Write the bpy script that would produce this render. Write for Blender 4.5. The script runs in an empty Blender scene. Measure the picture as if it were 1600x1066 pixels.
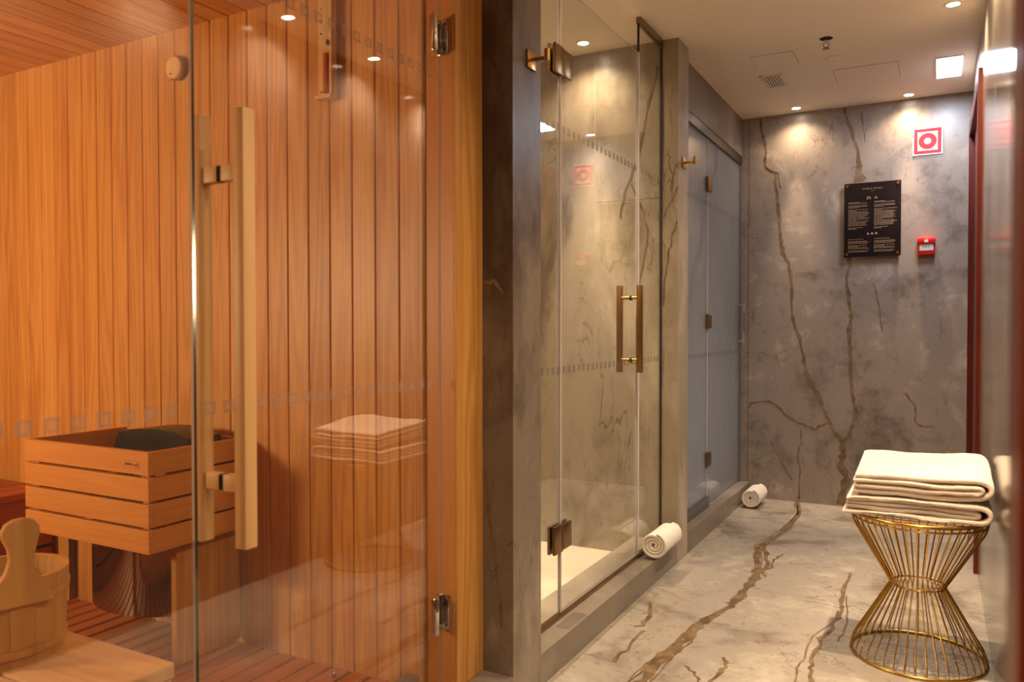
import bpy, bmesh, math, random
from mathutils import Matrix, Vector, noise as mnoise

random.seed(7)
S = bpy.context.scene
COL = S.collection
R = math.radians

# ------------------------------------------------------------------ camera
cam_d = bpy.data.cameras.new('camera')
cam = bpy.data.objects.new('camera', cam_d)
COL.objects.link(cam)
yaw, pitch, roll = 0.49553, -0.01804, -0.0010867
fw = Vector((-math.sin(yaw) * math.cos(pitch), math.cos(yaw) * math.cos(pitch), math.sin(pitch)))
rt = Vector((math.cos(yaw), math.sin(yaw), 0))
up = rt.cross(fw)
rr = math.cos(roll) * rt + math.sin(roll) * up
uu = rr.cross(fw)
cam.matrix_world = Matrix(((rr.x, uu.x, -fw.x, 0), (rr.y, uu.y, -fw.y, 0), (rr.z, uu.z, -fw.z, 1.15), (0, 0, 0, 1)))
cam_d.sensor_width = 36
cam_d.lens = 36 * 1227.6 / 1600
cam_d.clip_start = 0.02
cam_d.dof.use_dof = True
cam_d.dof.focus_distance = 3.7
cam_d.dof.aperture_fstop = 4.0
S.camera = cam

# ------------------------------------------------------------------ world, exposure
w = bpy.data.worlds.new('world')
S.world = w
w.use_nodes = True
w.node_tree.nodes['Background'].inputs[0].default_value = (0.9, 0.75, 0.6, 1)
w.node_tree.nodes['Background'].inputs[1].default_value = 0.02
vs = S.view_settings
vs.view_transform = 'Standard'
vs.look = 'None'
vs.gamma = 1
vs.use_curve_mapping = False
vs.exposure = 0.1
S.cycles.use_denoising = True
S.cycles.max_bounces = 9
S.cycles.diffuse_bounces = 5
S.cycles.glossy_bounces = 5
S.cycles.transparent_max_bounces = 16
S.cycles.sample_clamp_indirect = 6
S.cycles.caustics_reflective = False
S.cycles.caustics_refractive = False

WARM = (1.0, 0.77, 0.515)        # halogen downlights
SPOT_W = 155.0                   # power of one downlight
WASH_W = 130.0                   # the two that wash the end wall
SHOWER_W = 360.0
PANEL_W = 13.0                   # cool square panel
SAUNA_W = 46.0
STEAM_W = 9.0

# ------------------------------------------------------------------ geometry helpers
class MB:
    """collects faces; build() links them as one mesh object"""
    def __init__(s):
        s.v = []; s.f = []; s.m = []
    def add(s, vs_, fs, mat=0):
        o = len(s.v)
        s.v += [tuple(p) for p in vs_]
        s.f += [tuple(i + o for i in f) for f in fs]
        s.m += [mat] * len(fs)
        return s
    def box(s, x0, x1, y0, y1, z0, z1, mat=0):
        vv = [(x, y, z) for z in (z0, z1) for y in (y0, y1) for x in (x0, x1)]
        return s.add(vv, [(0, 2, 3, 1), (4, 5, 7, 6), (0, 1, 5, 4), (2, 6, 7, 3), (0, 4, 6, 2), (1, 3, 7, 5)], mat)
    def pane(s, x0, x1, y0, y1, z0, z1):
        """glass sheet in the YZ plane, edges in slot 1"""
        vv = [(x, y, z) for z in (z0, z1) for y in (y0, y1) for x in (x0, x1)]
        s.add(vv, [(0, 4, 6, 2), (1, 3, 7, 5)], 0)
        o = len(s.v) - 8
        for f in [(0, 2, 3, 1), (4, 5, 7, 6), (0, 1, 5, 4), (2, 6, 7, 3)]:
            s.f.append(tuple(i + o for i in f)); s.m.append(1 if f == (0, 1, 5, 4) else 2)
        return s
    def rbox(s, x0, x1, y0, y1, z0, z1, r=0.004, seg=2, mat=0):
        bm = bmesh.new()
        bmesh.ops.create_cube(bm, size=1)
        for v in bm.verts:
            v.co = Vector(((x0 + x1) / 2 + v.co.x * (x1 - x0), (y0 + y1) / 2 + v.co.y * (y1 - y0), (z0 + z1) / 2 + v.co.z * (z1 - z0)))
        r = min(r, 0.48 * min(x1 - x0, y1 - y0, z1 - z0))
        bmesh.ops.bevel(bm, geom=bm.edges[:], offset=r, segments=seg, profile=0.5, affect='EDGES')
        bm.verts.index_update()
        s.add([v.co[:] for v in bm.verts], [[v.index for v in f.verts] for f in bm.faces], mat)
        bm.free()
        return s
    def prism(s, poly, a0, a1, axis='z', mat=0):
        n = len(poly)
        def P(u, v, a):
            return {'z': (u, v, a), 'y': (u, a, v), 'x': (a, u, v)}[axis]
        vv = [P(u, v, a0) for u, v in poly] + [P(u, v, a1) for u, v in poly]
        fs = [tuple(range(n))[::-1], tuple(range(n, 2 * n))] + [(i, (i + 1) % n, n + (i + 1) % n, n + i) for i in range(n)]
        return s.add(vv, fs, mat)
    def tube(s, pts, r, n=8, closed=False, mat=0):
        pts = [Vector(p) for p in pts]
        m = len(pts)
        rad = r if isinstance(r, (list, tuple)) else [r] * m
        vv = []
        t0 = (pts[1] - pts[0]).normalized()
        ref = Vector((0, 0, 1)) if abs(t0.z) < 0.9 else Vector((1, 0, 0))
        u = t0.cross(ref).normalized()
        for i, p in enumerate(pts):
            if closed:
                t = (pts[(i + 1) % m] - pts[i - 1]).normalized()
            else:
                t = (pts[min(i + 1, m - 1)] - pts[max(i - 1, 0)]).normalized()
            u = (u - t * u.dot(t)).normalized()
            v = t.cross(u)
            for k in range(n):
                a = 2 * math.pi * k / n
                vv.append(p + (u * math.cos(a) + v * math.sin(a)) * rad[i])
        fs = []
        for i in range(m if closed else m - 1):
            j = (i + 1) % m
            for k in range(n):
                l = (k + 1) % n
                fs.append((i * n + k, i * n + l, j * n + l, j * n + k))
        if not closed:
            fs.append(tuple(range(n))[::-1])
            fs.append(tuple((m - 1) * n + k for k in range(n)))
        return s.add(vv, fs, mat)
    def lathe(s, prof, c=(0, 0, 0), n=24, axis='z', a0=0.0, a1=2 * math.pi, mat=0):
        full = abs(a1 - a0 - 2 * math.pi) < 1e-6
        m = n if full else n + 1
        vv = []
        for r_, h in prof:
            for k in range(m):
                a = a0 + (a1 - a0) * k / n
                x, y = r_ * math.cos(a), r_ * math.sin(a)
                p = {'z': (x, y, h), 'x': (h, x, y), 'y': (x, h, y)}[axis]
                vv.append((p[0] + c[0], p[1] + c[1], p[2] + c[2]))
        fs = []
        for i in range(len(prof) - 1):
            for k in range(n):
                l = (k + 1) % m
                fs.append((i * m + k, i * m + l, (i + 1) * m + l, (i + 1) * m + k))
        return s.add(vv, fs, mat)
    def disc(s, c, r, axis='z', n=24, mat=0):
        vv = []
        for k in range(n):
            a = 2 * math.pi * k / n
            x, y = r * math.cos(a), r * math.sin(a)
            p = {'z': (x, y, 0), 'x': (0, x, y), 'y': (x, 0, y)}[axis]
            vv.append((p[0] + c[0], p[1] + c[1], p[2] + c[2]))
        return s.add(vv, [tuple(range(n))], mat)
    def mesh(s, name, mats, smooth=None):
        me = bpy.data.meshes.new(name)
        me.from_pydata(s.v, [], s.f)
        for m_ in (mats if isinstance(mats, (list, tuple)) else [mats]):
            me.materials.append(m_)
        for p, i in zip(me.polygons, s.m):
            p.material_index = i
        bm = bmesh.new(); bm.from_mesh(me)
        bmesh.ops.recalc_face_normals(bm, faces=bm.faces[:])
        bm.to_mesh(me); bm.free()
        if smooth:
            me.polygons.foreach_set('use_smooth', [True] * len(me.polygons))
            me.set_sharp_from_angle(angle=R(smooth))
        return me

def link(name, data, parent=None, loc=(0, 0, 0), rot=(0, 0, 0)):
    o = bpy.data.objects.new(name, data)
    COL.objects.link(o)
    o.location = loc
    o.rotation_euler = rot
    if parent is not None:
        o.parent = parent
        o.matrix_parent_inverse = Matrix.Identity(4)
    return o

def part(name, mb, mat, parent=None, smooth=None, origin=None, label=None):
    """mb is given in world coordinates; a part is stored relative to its parent's origin"""
    off = Vector((0, 0, 0))
    p = parent
    while p is not None:
        off += p.location
        p = p.parent
    if off.length > 0:
        mb.v = [(x - off.x, y - off.y, z - off.z) for x, y, z in mb.v]
    o = link(name, mb.mesh(name, mat, smooth), parent)
    if label:
        o['label'] = label
    return o

def thing(name, label, cat, loc, group=None):
    o = link(name, None, None, loc)
    o.empty_display_size = 0.05
    o['label'] = label
    o['category'] = cat
    if group:
        o['group'] = group
    return o

def struct(name, mb, mat, label=None, smooth=None):
    o = part(name, mb, mat, None, smooth)
    o['kind'] = 'structure'
    if label:
        o['label'] = label
    return o

def sroot(name, label, loc=(0, 0, 0)):
    o = link(name, None, None, loc)
    o.empty_display_size = 0.05
    o['kind'] = 'structure'
    o['label'] = label
    return o

# ------------------------------------------------------------------ materials
def nt(name):
    m = bpy.data.materials.new(name)
    m.use_nodes = True
    t = m.node_tree
    for n in list(t.nodes):
        t.nodes.remove(n)
    out = t.nodes.new('ShaderNodeOutputMaterial')
    return m, t, out

def N(t, typ, **kw):
    n = t.nodes.new('ShaderNode' + typ)
    for k, v in kw.items():
        if k.startswith('i_'):
            key = k[2:]
            n.inputs[int(key) if key.isdigit() else key.replace('_', ' ')].default_value = v
        else:
            setattr(n, k, v)
    return n

def L(t, a, b):
    t.links.new(a, b)

def ramp(t, stops, interp='LINEAR'):
    n = t.nodes.new('ShaderNodeValToRGB')
    cr = n.color_ramp
    cr.interpolation = interp
    while len(cr.elements) > 1:
        cr.elements.remove(cr.elements[-1])
    cr.elements[0].position = stops[0][0]
    cr.elements[0].color = (*stops[0][1], 1)
    for p, c in stops[1:]:
        e = cr.elements.new(p)
        e.color = (*c, 1)
    return n

def lin(r, g, b):
    f = lambda c: c / 12.92 if c <= 0.04045 else ((c + 0.055) / 1.055) ** 2.4
    return (f(r / 255), f(g / 255), f(b / 255))

def simple(name, col, rough=0.5, metal=0.0, bump=0.0, bscale=200.0, var=0.0, spec=0.5):
    m, t, out = nt(name)
    p = N(t, 'BsdfPrincipled')
    p.inputs['Base Color'].default_value = (*col, 1)
    p.inputs['Roughness'].default_value = rough
    p.inputs['Metallic'].default_value = metal
    p.inputs['Specular IOR Level'].default_value = spec
    tc = N(t, 'TexCoord')
    if var:
        nz = N(t, 'TexNoise', i_Scale=bscale * 0.2, i_Detail=4.0)
        L(t, tc.outputs['Object'], nz.inputs['Vector'])
        r_ = ramp(t, [(0.3, tuple(c * (1 - var) for c in col)), (0.7, tuple(min(1, c * (1 + var)) for c in col))])
        L(t, nz.outputs['Fac'], r_.inputs[0])
        L(t, r_.outputs[0], p.inputs['Base Color'])
    if bump:
        nz = N(t, 'TexNoise', i_Scale=bscale, i_Detail=3.0)
        L(t, tc.outputs['Object'], nz.inputs['Vector'])
        b = N(t, 'Bump', i_Strength=bump, i_Distance=0.01)
        L(t, nz.outputs['Fac'], b.inputs['Height'])
        L(t, b.outputs[0], p.inputs['Normal'])
    L(t, p.outputs[0], out.inputs[0])
    return m

def emit(name, col, strength):
    m, t, out = nt(name)
    e = N(t, 'Emission', i_Strength=strength)
    e.inputs[0].default_value = (*col, 1)
    L(t, e.outputs[0], out.inputs[0])
    return m

def wood(name, dark, mid, light, axis='Z', scale=1.0, rough=0.42, var=0.22, contrast=1.0):
    m, t, out = nt(name)
    tc = N(t, 'TexCoord')
    oi = N(t, 'ObjectInfo')
    mul = N(t, 'Math', operation='MULTIPLY', i_1=53.0)
    L(t, oi.outputs['Random'], mul.inputs[0])
    cb = N(t, 'CombineXYZ')
    for i in range(3):
        L(t, mul.outputs[0], cb.inputs[i])
    mp = N(t, 'Mapping')
    sc = [scale] * 3
    sc['XYZ'.index(axis)] = scale * 0.055
    mp.inputs['Scale'].default_value = sc
    L(t, tc.outputs['Object'], mp.inputs['Vector'])
    ad = N(t, 'VectorMath', operation='ADD')
    L(t, mp.outputs[0], ad.inputs[0]); L(t, cb.outputs[0], ad.inputs[1])
    n1 = N(t, 'TexNoise', i_Scale=11.0, i_Detail=2.0, i_Roughness=0.45, i_Distortion=0.35)
    L(t, ad.outputs[0], n1.inputs['Vector'])
    m1 = N(t, 'Math', operation='MULTIPLY', i_1=52.0)
    L(t, n1.outputs['Fac'], m1.inputs[0])
    sn = N(t, 'Math', operation='SINE')
    L(t, m1.outputs[0], sn.inputs[0])
    n2 = N(t, 'TexNoise', i_Scale=150.0, i_Detail=3.0, i_Roughness=0.6)
    L(t, ad.outputs[0], n2.inputs['Vector'])
    n3 = N(t, 'TexNoise', i_Scale=7.0, i_Detail=2.0)
    L(t, ad.outputs[0], n3.inputs['Vector'])
    # fac = .5 + c*(.14*sin + .5*(n2-.5) + .7*(n3-.5))
    a = N(t, 'Math', operation='MULTIPLY_ADD', i_1=0.15 * contrast, i_2=0.5)
    L(t, sn.outputs[0], a.inputs[0])
    b = N(t, 'Math', operation='MULTIPLY_ADD', i_1=0.45 * contrast)
    s2 = N(t, 'Math', operation='SUBTRACT', i_1=0.5)
    L(t, n2.outputs['Fac'], s2.inputs[0]); L(t, s2.outputs[0], b.inputs[0]); L(t, a.outputs[0], b.inputs[2])
    c = N(t, 'Math', operation='MULTIPLY_ADD', i_1=0.8 * contrast)
    s3 = N(t, 'Math', operation='SUBTRACT', i_1=0.5)
    L(t, n3.outputs['Fac'], s3.inputs[0]); L(t, s3.outputs[0], c.inputs[0]); L(t, b.outputs[0], c.inputs[2])
    rp = ramp(t, [(0.2, dark), (0.5, mid), (0.8, light)])
    L(t, c.outputs[0], rp.inputs[0])
    hs = N(t, 'HueSaturation')
    v = N(t, 'MapRange'); v.inputs['To Min'].default_value = 1 - var; v.inputs['To Max'].default_value = 1 + var
    L(t, oi.outputs['Random'], v.inputs['Value'])
    L(t, v.outputs[0], hs.inputs['Value']); L(t, rp.outputs[0], hs.inputs['Color'])
    p = N(t, 'BsdfPrincipled', i_Roughness=rough)
    L(t, hs.outputs[0], p.inputs['Base Color'])
    bp = N(t, 'Bump', i_Strength=0.12, i_Distance=0.004)
    L(t, n2.outputs['Fac'], bp.inputs['Height']); L(t, bp.outputs[0], p.inputs['Normal'])
    L(t, p.outputs[0], out.inputs[0])
    return m

def stone(name, c0, c1, c2, vein, scale=1.0, rough=(0.22, 0.42), veins=0.6, stretch=(1, 1, 1), spec=0.5):
    """clouded marble: c0 dark patches, c1 body, c2 light clouds, vein = colour of the fine veins"""
    m, t, out = nt(name)
    tc = N(t, 'TexCoord')
    mp = N(t, 'Mapping'); mp.inputs['Scale'].default_value = [scale * s_ for s_ in stretch]
    L(t, tc.outputs['Object'], mp.inputs['Vector'])
    V = mp.outputs[0]
    big = N(t, 'TexNoise', i_Scale=1.7, i_Detail=7.0, i_Roughness=0.6, i_Distortion=0.9)
    L(t, V, big.inputs['Vector'])
    fine = N(t, 'TexNoise', i_Scale=8.0, i_Detail=9.0, i_Roughness=0.68, i_Distortion=0.5)
    L(t, V, fine.inputs['Vector'])
    mx = N(t, 'Math', operation='MULTIPLY_ADD', i_1=0.52)
    sb = N(t, 'Math', operation='SUBTRACT', i_1=0.5)
    L(t, fine.outputs['Fac'], sb.inputs[0]); L(t, sb.outputs[0], mx.inputs[0]); L(t, big.outputs['Fac'], mx.inputs[2])
    rp = ramp(t, [(0.3, c0), (0.47, c1), (0.56, c1), (0.72, c2)])
    L(t, mx.outputs[0], rp.inputs[0])
    col = rp.outputs[0]
    # ridge veins at two sizes, broken up by a mask
    for sc, wd, amt, dis in ((1.3, 0.006, 0.8 * veins, 1.6), (4.5, 0.010, 0.75 * veins, 1.2), (11.0, 0.012, 0.35 * veins, 0.8)):
        nz = N(t, 'TexNoise', i_Scale=sc, i_Detail=5.0, i_Roughness=0.55, i_Distortion=dis)
        L(t, V, nz.inputs['Vector'])
        s1 = N(t, 'Math', operation='SUBTRACT', i_1=0.5); L(t, nz.outputs['Fac'], s1.inputs[0])
        ab = N(t, 'Math', operation='ABSOLUTE'); L(t, s1.outputs[0], ab.inputs[0])
        mr = N(t, 'MapRange'); mr.inputs['From Min'].default_value = 0; mr.inputs['From Max'].default_value = wd
        mr.inputs['To Min'].default_value = 1; mr.inputs['To Max'].default_value = 0
        L(t, ab.outputs[0], mr.inputs['Value'])
        mk = N(t, 'TexNoise', i_Scale=sc * 1.1 + 0.7, i_Detail=2.0); 
        of = N(t, 'VectorMath', operation='ADD'); of.inputs[1].default_value = (7.3, 2.1, 4.4)
        L(t, V, of.inputs[0]); L(t, of.outputs[0], mk.inputs['Vector'])
        mm = N(t, 'MapRange'); mm.inputs['From Min'].default_value = 0.5; mm.inputs['From Max'].default_value = 0.64
        mm.inputs['To Max'].default_value = amt
        L(t, mk.outputs['Fac'], mm.inputs['Value'])
        ml = N(t, 'Math', operation='MULTIPLY'); L(t, mr.outputs[0], ml.inputs[0]); L(t, mm.outputs[0], ml.inputs[1])
        mc = N(t, 'MixRGB'); mc.inputs['Color2'].default_value = (*vein, 1)
        L(t, ml.outputs[0], mc.inputs['Fac']); L(t, col, mc.inputs['Color1'])
        col = mc.outputs[0]
    # short slanting dark flecks
    mf = N(t, 'Mapping'); mf.inputs['Rotation'].default_value = (R(35), R(40), R(30)); mf.inputs['Scale'].default_value = (9, 9, 2.2)
    L(t, V, mf.inputs['Vector'])
    nf = N(t, 'TexNoise', i_Scale=3.2, i_Detail=5.0, i_Roughness=0.6, i_Distortion=0.6); L(t, mf.outputs[0], nf.inputs['Vector'])
    mrf = N(t, 'MapRange'); mrf.inputs['From Min'].default_value = 0.60; mrf.inputs['From Max'].default_value = 0.74
    mrf.inputs['To Max'].default_value = 0.55 * veins
    L(t, nf.outputs['Fac'], mrf.inputs['Value'])
    mcf = N(t, 'MixRGB'); mcf.inputs['Color2'].default_value = (*vein, 1)
    L(t, mrf.outputs[0], mcf.inputs['Fac']); L(t, col, mcf.inputs['Color1'])
    col = mcf.outputs[0]
    # small dark pits
    vo = N(t, 'TexVoronoi', i_Scale=9.0); L(t, V, vo.inputs['Vector'])
    pr = N(t, 'MapRange'); pr.inputs['From Min'].default_value = 0.03; pr.inputs['From Max'].default_value = 0.08
    pr.inputs['To Min'].default_value = 0.35 * veins; pr.inputs['To Max'].default_value = 0
    nd = N(t, 'MixRGB', blend_type='ADD', i_Fac=0.04)
    L(t, V, nd.inputs['Color1']); L(t, fine.outputs['Color'], nd.inputs['Color2']); L(t, nd.outputs[0], vo.inputs['Vector'])
    L(t, vo.outputs['Distance'], pr.inputs['Value'])
    mc = N(t, 'MixRGB'); mc.inputs['Color2'].default_value = (*vein, 1)
    L(t, pr.outputs[0], mc.inputs['Fac']); L(t, col, mc.inputs['Color1'])
    p = N(t, 'BsdfPrincipled')
    p.inputs['Specular IOR Level'].default_value = spec
    L(t, mc.outputs[0], p.inputs['Base Color'])
    rg = N(t, 'MapRange'); rg.inputs['To Min'].default_value = rough[0]; rg.inputs['To Max'].default_value = rough[1]
    L(t, fine.outputs['Fac'], rg.inputs['Value']); L(t, rg.outputs[0], p.inputs['Roughness'])
    bp = N(t, 'Bump', i_Strength=0.06, i_Distance=0.003)
    L(t, fine.outputs['Fac'], bp.inputs['Height']); L(t, bp.outputs[0], p.inputs['Normal'])
    L(t, p.outputs[0], out.inputs[0])
    return m

def glass(name, tint=(1, 1, 1), veil=None, veil_amt=0.0, gloss=1.0, rough=0.0):
    """thin sheet: Fresnel mirror over a clear (optionally fogged) sheet; the same IOR from both sides"""
    m, t, out = nt(name)
    ge = N(t, 'NewGeometry')
    ior = N(t, 'MapRange'); ior.inputs['To Min'].default_value = 1.52; ior.inputs['To Max'].default_value = 1 / 1.52
    L(t, ge.outputs['Backfacing'], ior.inputs['Value'])
    fr = N(t, 'Fresnel'); L(t, ior.outputs[0], fr.inputs['IOR'])
    tr = N(t, 'BsdfTransparent'); tr.inputs[0].default_value = (*tint, 1)
    base = tr.outputs[0]
    if veil_amt:
        df = N(t, 'BsdfDiffuse'); df.inputs[0].default_value = (*veil, 1)
        tl = N(t, 'BsdfTranslucent'); tl.inputs[0].default_value = (*veil, 1)
        mx0 = N(t, 'MixShader', i_Fac=0.5); L(t, df.outputs[0], mx0.inputs[1]); L(t, tl.outputs[0], mx0.inputs[2])
        # run-down streaks of condensation
        tc = N(t, 'TexCoord'); mp = N(t, 'Mapping'); mp.inputs['Scale'].default_value = (1, 1, 0.05)
        L(t, tc.outputs['Object'], mp.inputs['Vector'])
        nz = N(t, 'TexNoise', i_Scale=30.0, i_Detail=4.0); L(t, mp.outputs[0], nz.inputs['Vector'])
        mr = N(t, 'MapRange'); mr.inputs['From Min'].default_value = 0.3; mr.inputs['From Max'].default_value = 0.7
        mr.inputs['To Min'].default_value = max(0, veil_amt - 0.06); mr.inputs['To Max'].default_value = min(1, veil_amt + 0.06)
        L(t, nz.outputs['Fac'], mr.inputs['Value'])
        mx1 = N(t, 'MixShader'); L(t, mr.outputs[0], mx1.inputs[0]); L(t, tr.outputs[0], mx1.inputs[1]); L(t, mx0.outputs[0], mx1.inputs[2])
        base = mx1.outputs[0]
    gl = N(t, 'BsdfGlossy', i_Roughness=rough)
    fm = N(t, 'Math', operation='MULTIPLY', i_1=gloss, use_clamp=True); L(t, fr.outputs[0], fm.inputs[0])
    mx = N(t, 'MixShader')
    L(t, fm.outputs[0], mx.inputs[0]); L(t, base, mx.inputs[1]); L(t, gl.outputs[0], mx.inputs[2])
    L(t, mx.outputs[0], out.inputs[0])
    return m

def frost(name, col, amt):
    m, t, out = nt(name)
    tr = N(t, 'BsdfTransparent')
    df = N(t, 'BsdfDiffuse'); df.inputs[0].default_value = (*col, 1)
    tl = N(t, 'BsdfTranslucent'); tl.inputs[0].default_value = (*col, 1)
    a = N(t, 'AddShader'); 
    mx0 = N(t, 'MixShader', i_Fac=0.35); L(t, df.outputs[0], mx0.inputs[1]); L(t, tl.outputs[0], mx0.inputs[2])
    t.nodes.remove(a)
    mx = N(t, 'MixShader', i_Fac=amt)
    L(t, tr.outputs[0], mx.inputs[1]); L(t, mx0.outputs[0], mx.inputs[2])
    L(t, mx.outputs[0], out.inputs[0])
    return m

def vein_mat(name, col, col2):
    m, t, out = nt(name)
    at = N(t, 'Attribute', attribute_name='edge')
    tc = N(t, 'TexCoord')
    nz = N(t, 'TexNoise', i_Scale=38.0, i_Detail=6.0, i_Roughness=0.7); L(t, tc.outputs['Object'], nz.inputs['Vector'])
    ad = N(t, 'Math', operation='MULTIPLY_ADD', i_1=2.0, i_2=-1.05); L(t, nz.outputs['Fac'], ad.inputs[0])
    sm = N(t, 'Math', operation='ADD'); L(t, ad.outputs[0], sm.inputs[0]); L(t, at.outputs['Fac'], sm.inputs[1])
    mr = N(t, 'MapRange'); mr.inputs['From Min'].default_value = 0.3; mr.inputs['From Max'].default_value = 0.9
    mr.inputs['To Max'].default_value = 0.92
    L(t, sm.outputs[0], mr.inputs['Value'])
    nc = N(t, 'TexNoise', i_Scale=17.0, i_Detail=5.0); L(t, tc.outputs['Object'], nc.inputs['Vector'])
    rp = ramp(t, [(0.35, col), (0.68, col2)]); L(t, nc.outputs['Fac'], rp.inputs[0])
    p = N(t, 'BsdfPrincipled', i_Roughness=0.35); L(t, rp.outputs[0], p.inputs['Base Color'])
    tr = N(t, 'BsdfTransparent')
    mx = N(t, 'MixShader'); L(t, mr.outputs[0], mx.inputs[0]); L(t, tr.outputs[0], mx.inputs[1]); L(t, p.outputs[0], mx.inputs[2])
    L(t, mx.outputs[0], out.inputs[0])
    return m

def towel_mat(name, col):
    m, t, out = nt(name)
    tc = N(t, 'TexCoord')
    n1 = N(t, 'TexNoise', i_Scale=420.0, i_Detail=2.0); L(t, tc.outputs['Object'], n1.inputs['Vector'])
    n2 = N(t, 'TexNoise', i_Scale=60.0, i_Detail=4.0); L(t, tc.outputs['Object'], n2.inputs['Vector'])
    mx = N(t, 'Math', operation='MULTIPLY_ADD', i_1=0.6); L(t, n2.outputs['Fac'], mx.inputs[0]); L(t, n1.outputs['Fac'], mx.inputs[2])
    rp = ramp(t, [(0.5, tuple(c * 0.86 for c in col)), (0.95, col)]); L(t, mx.outputs[0], rp.inputs[0])
    p = N(t, 'BsdfPrincipled', i_Roughness=0.95)
    p.inputs['Sheen Weight'].default_value = 0.35
    p.inputs['Specular IOR Level'].default_value = 0.1
    L(t, rp.outputs[0], p.inputs['Base Color'])
    bp = N(t, 'Bump', i_Strength=0.55, i_Distance=0.006); L(t, mx.outputs[0], bp.inputs['Height']); L(t, bp.outputs[0], p.inputs['Normal'])
    L(t, p.outputs[0], out.inputs[0])
    return m

M = {}
PD, PM, PL_ = lin(180, 112, 48), lin(204, 140, 66), lin(216, 158, 86)
M['pine_z'] = wood('sauna pine', PD, PM, PL_, 'Z', 1.0, 0.42, 0.08, 0.85)
M['pine_flat'] = wood('heater wood', lin(192, 122, 52), lin(208, 138, 64), lin(218, 152, 78), 'X', 1.0, 0.5, 0.06, 0.5)
M['pine_flat_y'] = wood('heater wood side', lin(192, 122, 52), lin(208, 138, 64), lin(218, 152, 78), 'Y', 1.0, 0.5, 0.06, 0.5)
M['pine_bench'] = wood('bench wood', lin(198, 142, 84), lin(214, 160, 102), lin(224, 174, 118), 'X', 0.8, 0.5, 0.05, 0.5)
M['pine_bench_y'] = wood('bench wood long', lin(150, 70, 24), lin(172, 86, 32), lin(188, 102, 44), 'Y', 1.0, 0.5, 0.08, 0.7)
M['slat_z'] = wood('floor slat wood', lin(160, 84, 34), lin(178, 98, 42), lin(192, 112, 54), 'Z', 1.0, 0.5, 0.05, 0.5)
M['trim_z'] = wood('door frame wood', lin(166, 112, 52), lin(188, 132, 64), lin(206, 152, 84), 'Z', 0.8, 0.42, 0.0, 1.0)
M['liner_z'] = wood('door liner wood', lin(186, 122, 66), lin(198, 134, 76), lin(208, 144, 86), 'Z', 0.8, 0.42, 0.0, 0.4)
M['handle_z'] = wood('handle wood', lin(208, 158, 100), lin(220, 172, 114), lin(228, 184, 128), 'Z', 1.0, 0.5, 0.02, 0.35)
M['bucket'] = wood('bucket wood', lin(190, 138, 72), lin(204, 152, 84), lin(214, 164, 98), 'Z', 1.0, 0.55, 0.08, 0.5)
M['mahog_dark'] = wood('dark mahogany', lin(70, 16, 6), lin(90, 23, 9), lin(106, 31, 13), 'Z', 1.0, 0.35, 0.0, 0.8)
M['mahog'] = wood('mahogany', lin(96, 24, 8), lin(122, 34, 12), lin(140, 46, 18), 'Z', 1.0, 0.35, 0.0, 0.8)

VEIN = lin(96, 68, 46)
M['stone_far'] = stone('grey stone', lin(106, 93, 85), lin(148, 134, 124), lin(186, 171, 158), lin(78, 64, 54), 1.0, (0.24, 0.42), 0.7)
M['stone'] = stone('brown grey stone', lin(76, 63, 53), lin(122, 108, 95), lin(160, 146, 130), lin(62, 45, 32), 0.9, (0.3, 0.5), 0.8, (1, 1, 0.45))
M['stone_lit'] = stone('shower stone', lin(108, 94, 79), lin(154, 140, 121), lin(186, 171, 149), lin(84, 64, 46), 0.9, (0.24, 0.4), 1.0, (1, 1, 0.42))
M['stone_kerb'] = stone('kerb stone', lin(104, 93, 82), lin(132, 120, 107), lin(152, 140, 125), VEIN, 0.7, (0.28, 0.42), 0.2)
M['stone_floor'] = stone('floor stone', lin(122, 111, 100), lin(162, 151, 138), lin(190, 179, 164), lin(106, 82, 58), 0.9, (0.16, 0.32), 0.9)
M['stone_white'] = stone('shower floor stone', lin(176, 164, 146), lin(196, 186, 168), lin(208, 198, 182), lin(170, 140, 104), 1.0, (0.25, 0.4), 0.35)
M['stone_right'] = stone('polished stone', lin(98, 88, 80), lin(122, 111, 102), lin(142, 131, 121), lin(110, 84, 62), 1.0, (0.10, 0.16), 0.5)
M['plaster'] = simple('ceiling paint', lin(240, 228, 212), 0.8, 0, 0.05, 180, 0.02)
M['vein'] = vein_mat('brown vein', lin(104, 82, 60), lin(142, 116, 88))
M['vein_floor'] = vein_mat('golden brown vein', lin(98, 74, 50), lin(146, 118, 84))
M['glass'] = glass('clear glass', (0.97, 0.985, 0.975))
M['glass_sauna'] = glass('sauna glass', (0.97, 0.965, 0.95), gloss=1.5)
M['glass_fog'] = glass('fogged glass', (0.92, 0.93, 0.94), lin(176, 174, 172), 0.62)
M['glass_edge'] = simple('glass edge', (0.03, 0.05, 0.045), 0.15)
M['frost'] = frost('frosted print', lin(168, 146, 134), 0.52)
M['frost_in'] = frost('frosted print centre', lin(184, 158, 140), 0.38)
M['frost_s'] = frost('frosted print shower', lin(116, 106, 104), 0.5)
M['seal'] = frost('clear seal', lin(226, 216, 214), 0.85)
M['edge_light'] = frost('polished glass edge', lin(196, 200, 196), 0.5)
M['brass'] = simple('brushed brass', lin(196, 152, 88), 0.26, 1.0, 0.03, 900)
M['bronze'] = simple('bronze', lin(150, 120, 84), 0.3, 1.0, 0.03, 900)
M['gold'] = simple('gold wire', lin(206, 158, 70), 0.24, 1.0)
M['chrome'] = simple('chrome', lin(214, 208, 202), 0.08, 1.0)
M['steel'] = simple('steel', lin(120, 110, 104), 0.3, 1.0, 0.02, 600)
M['mirror_steel'] = simple('polished steel', lin(150, 132, 118), 0.05, 1.0)
M['alu'] = simple('aluminium', lin(150, 152, 158), 0.35, 1.0)
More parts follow.
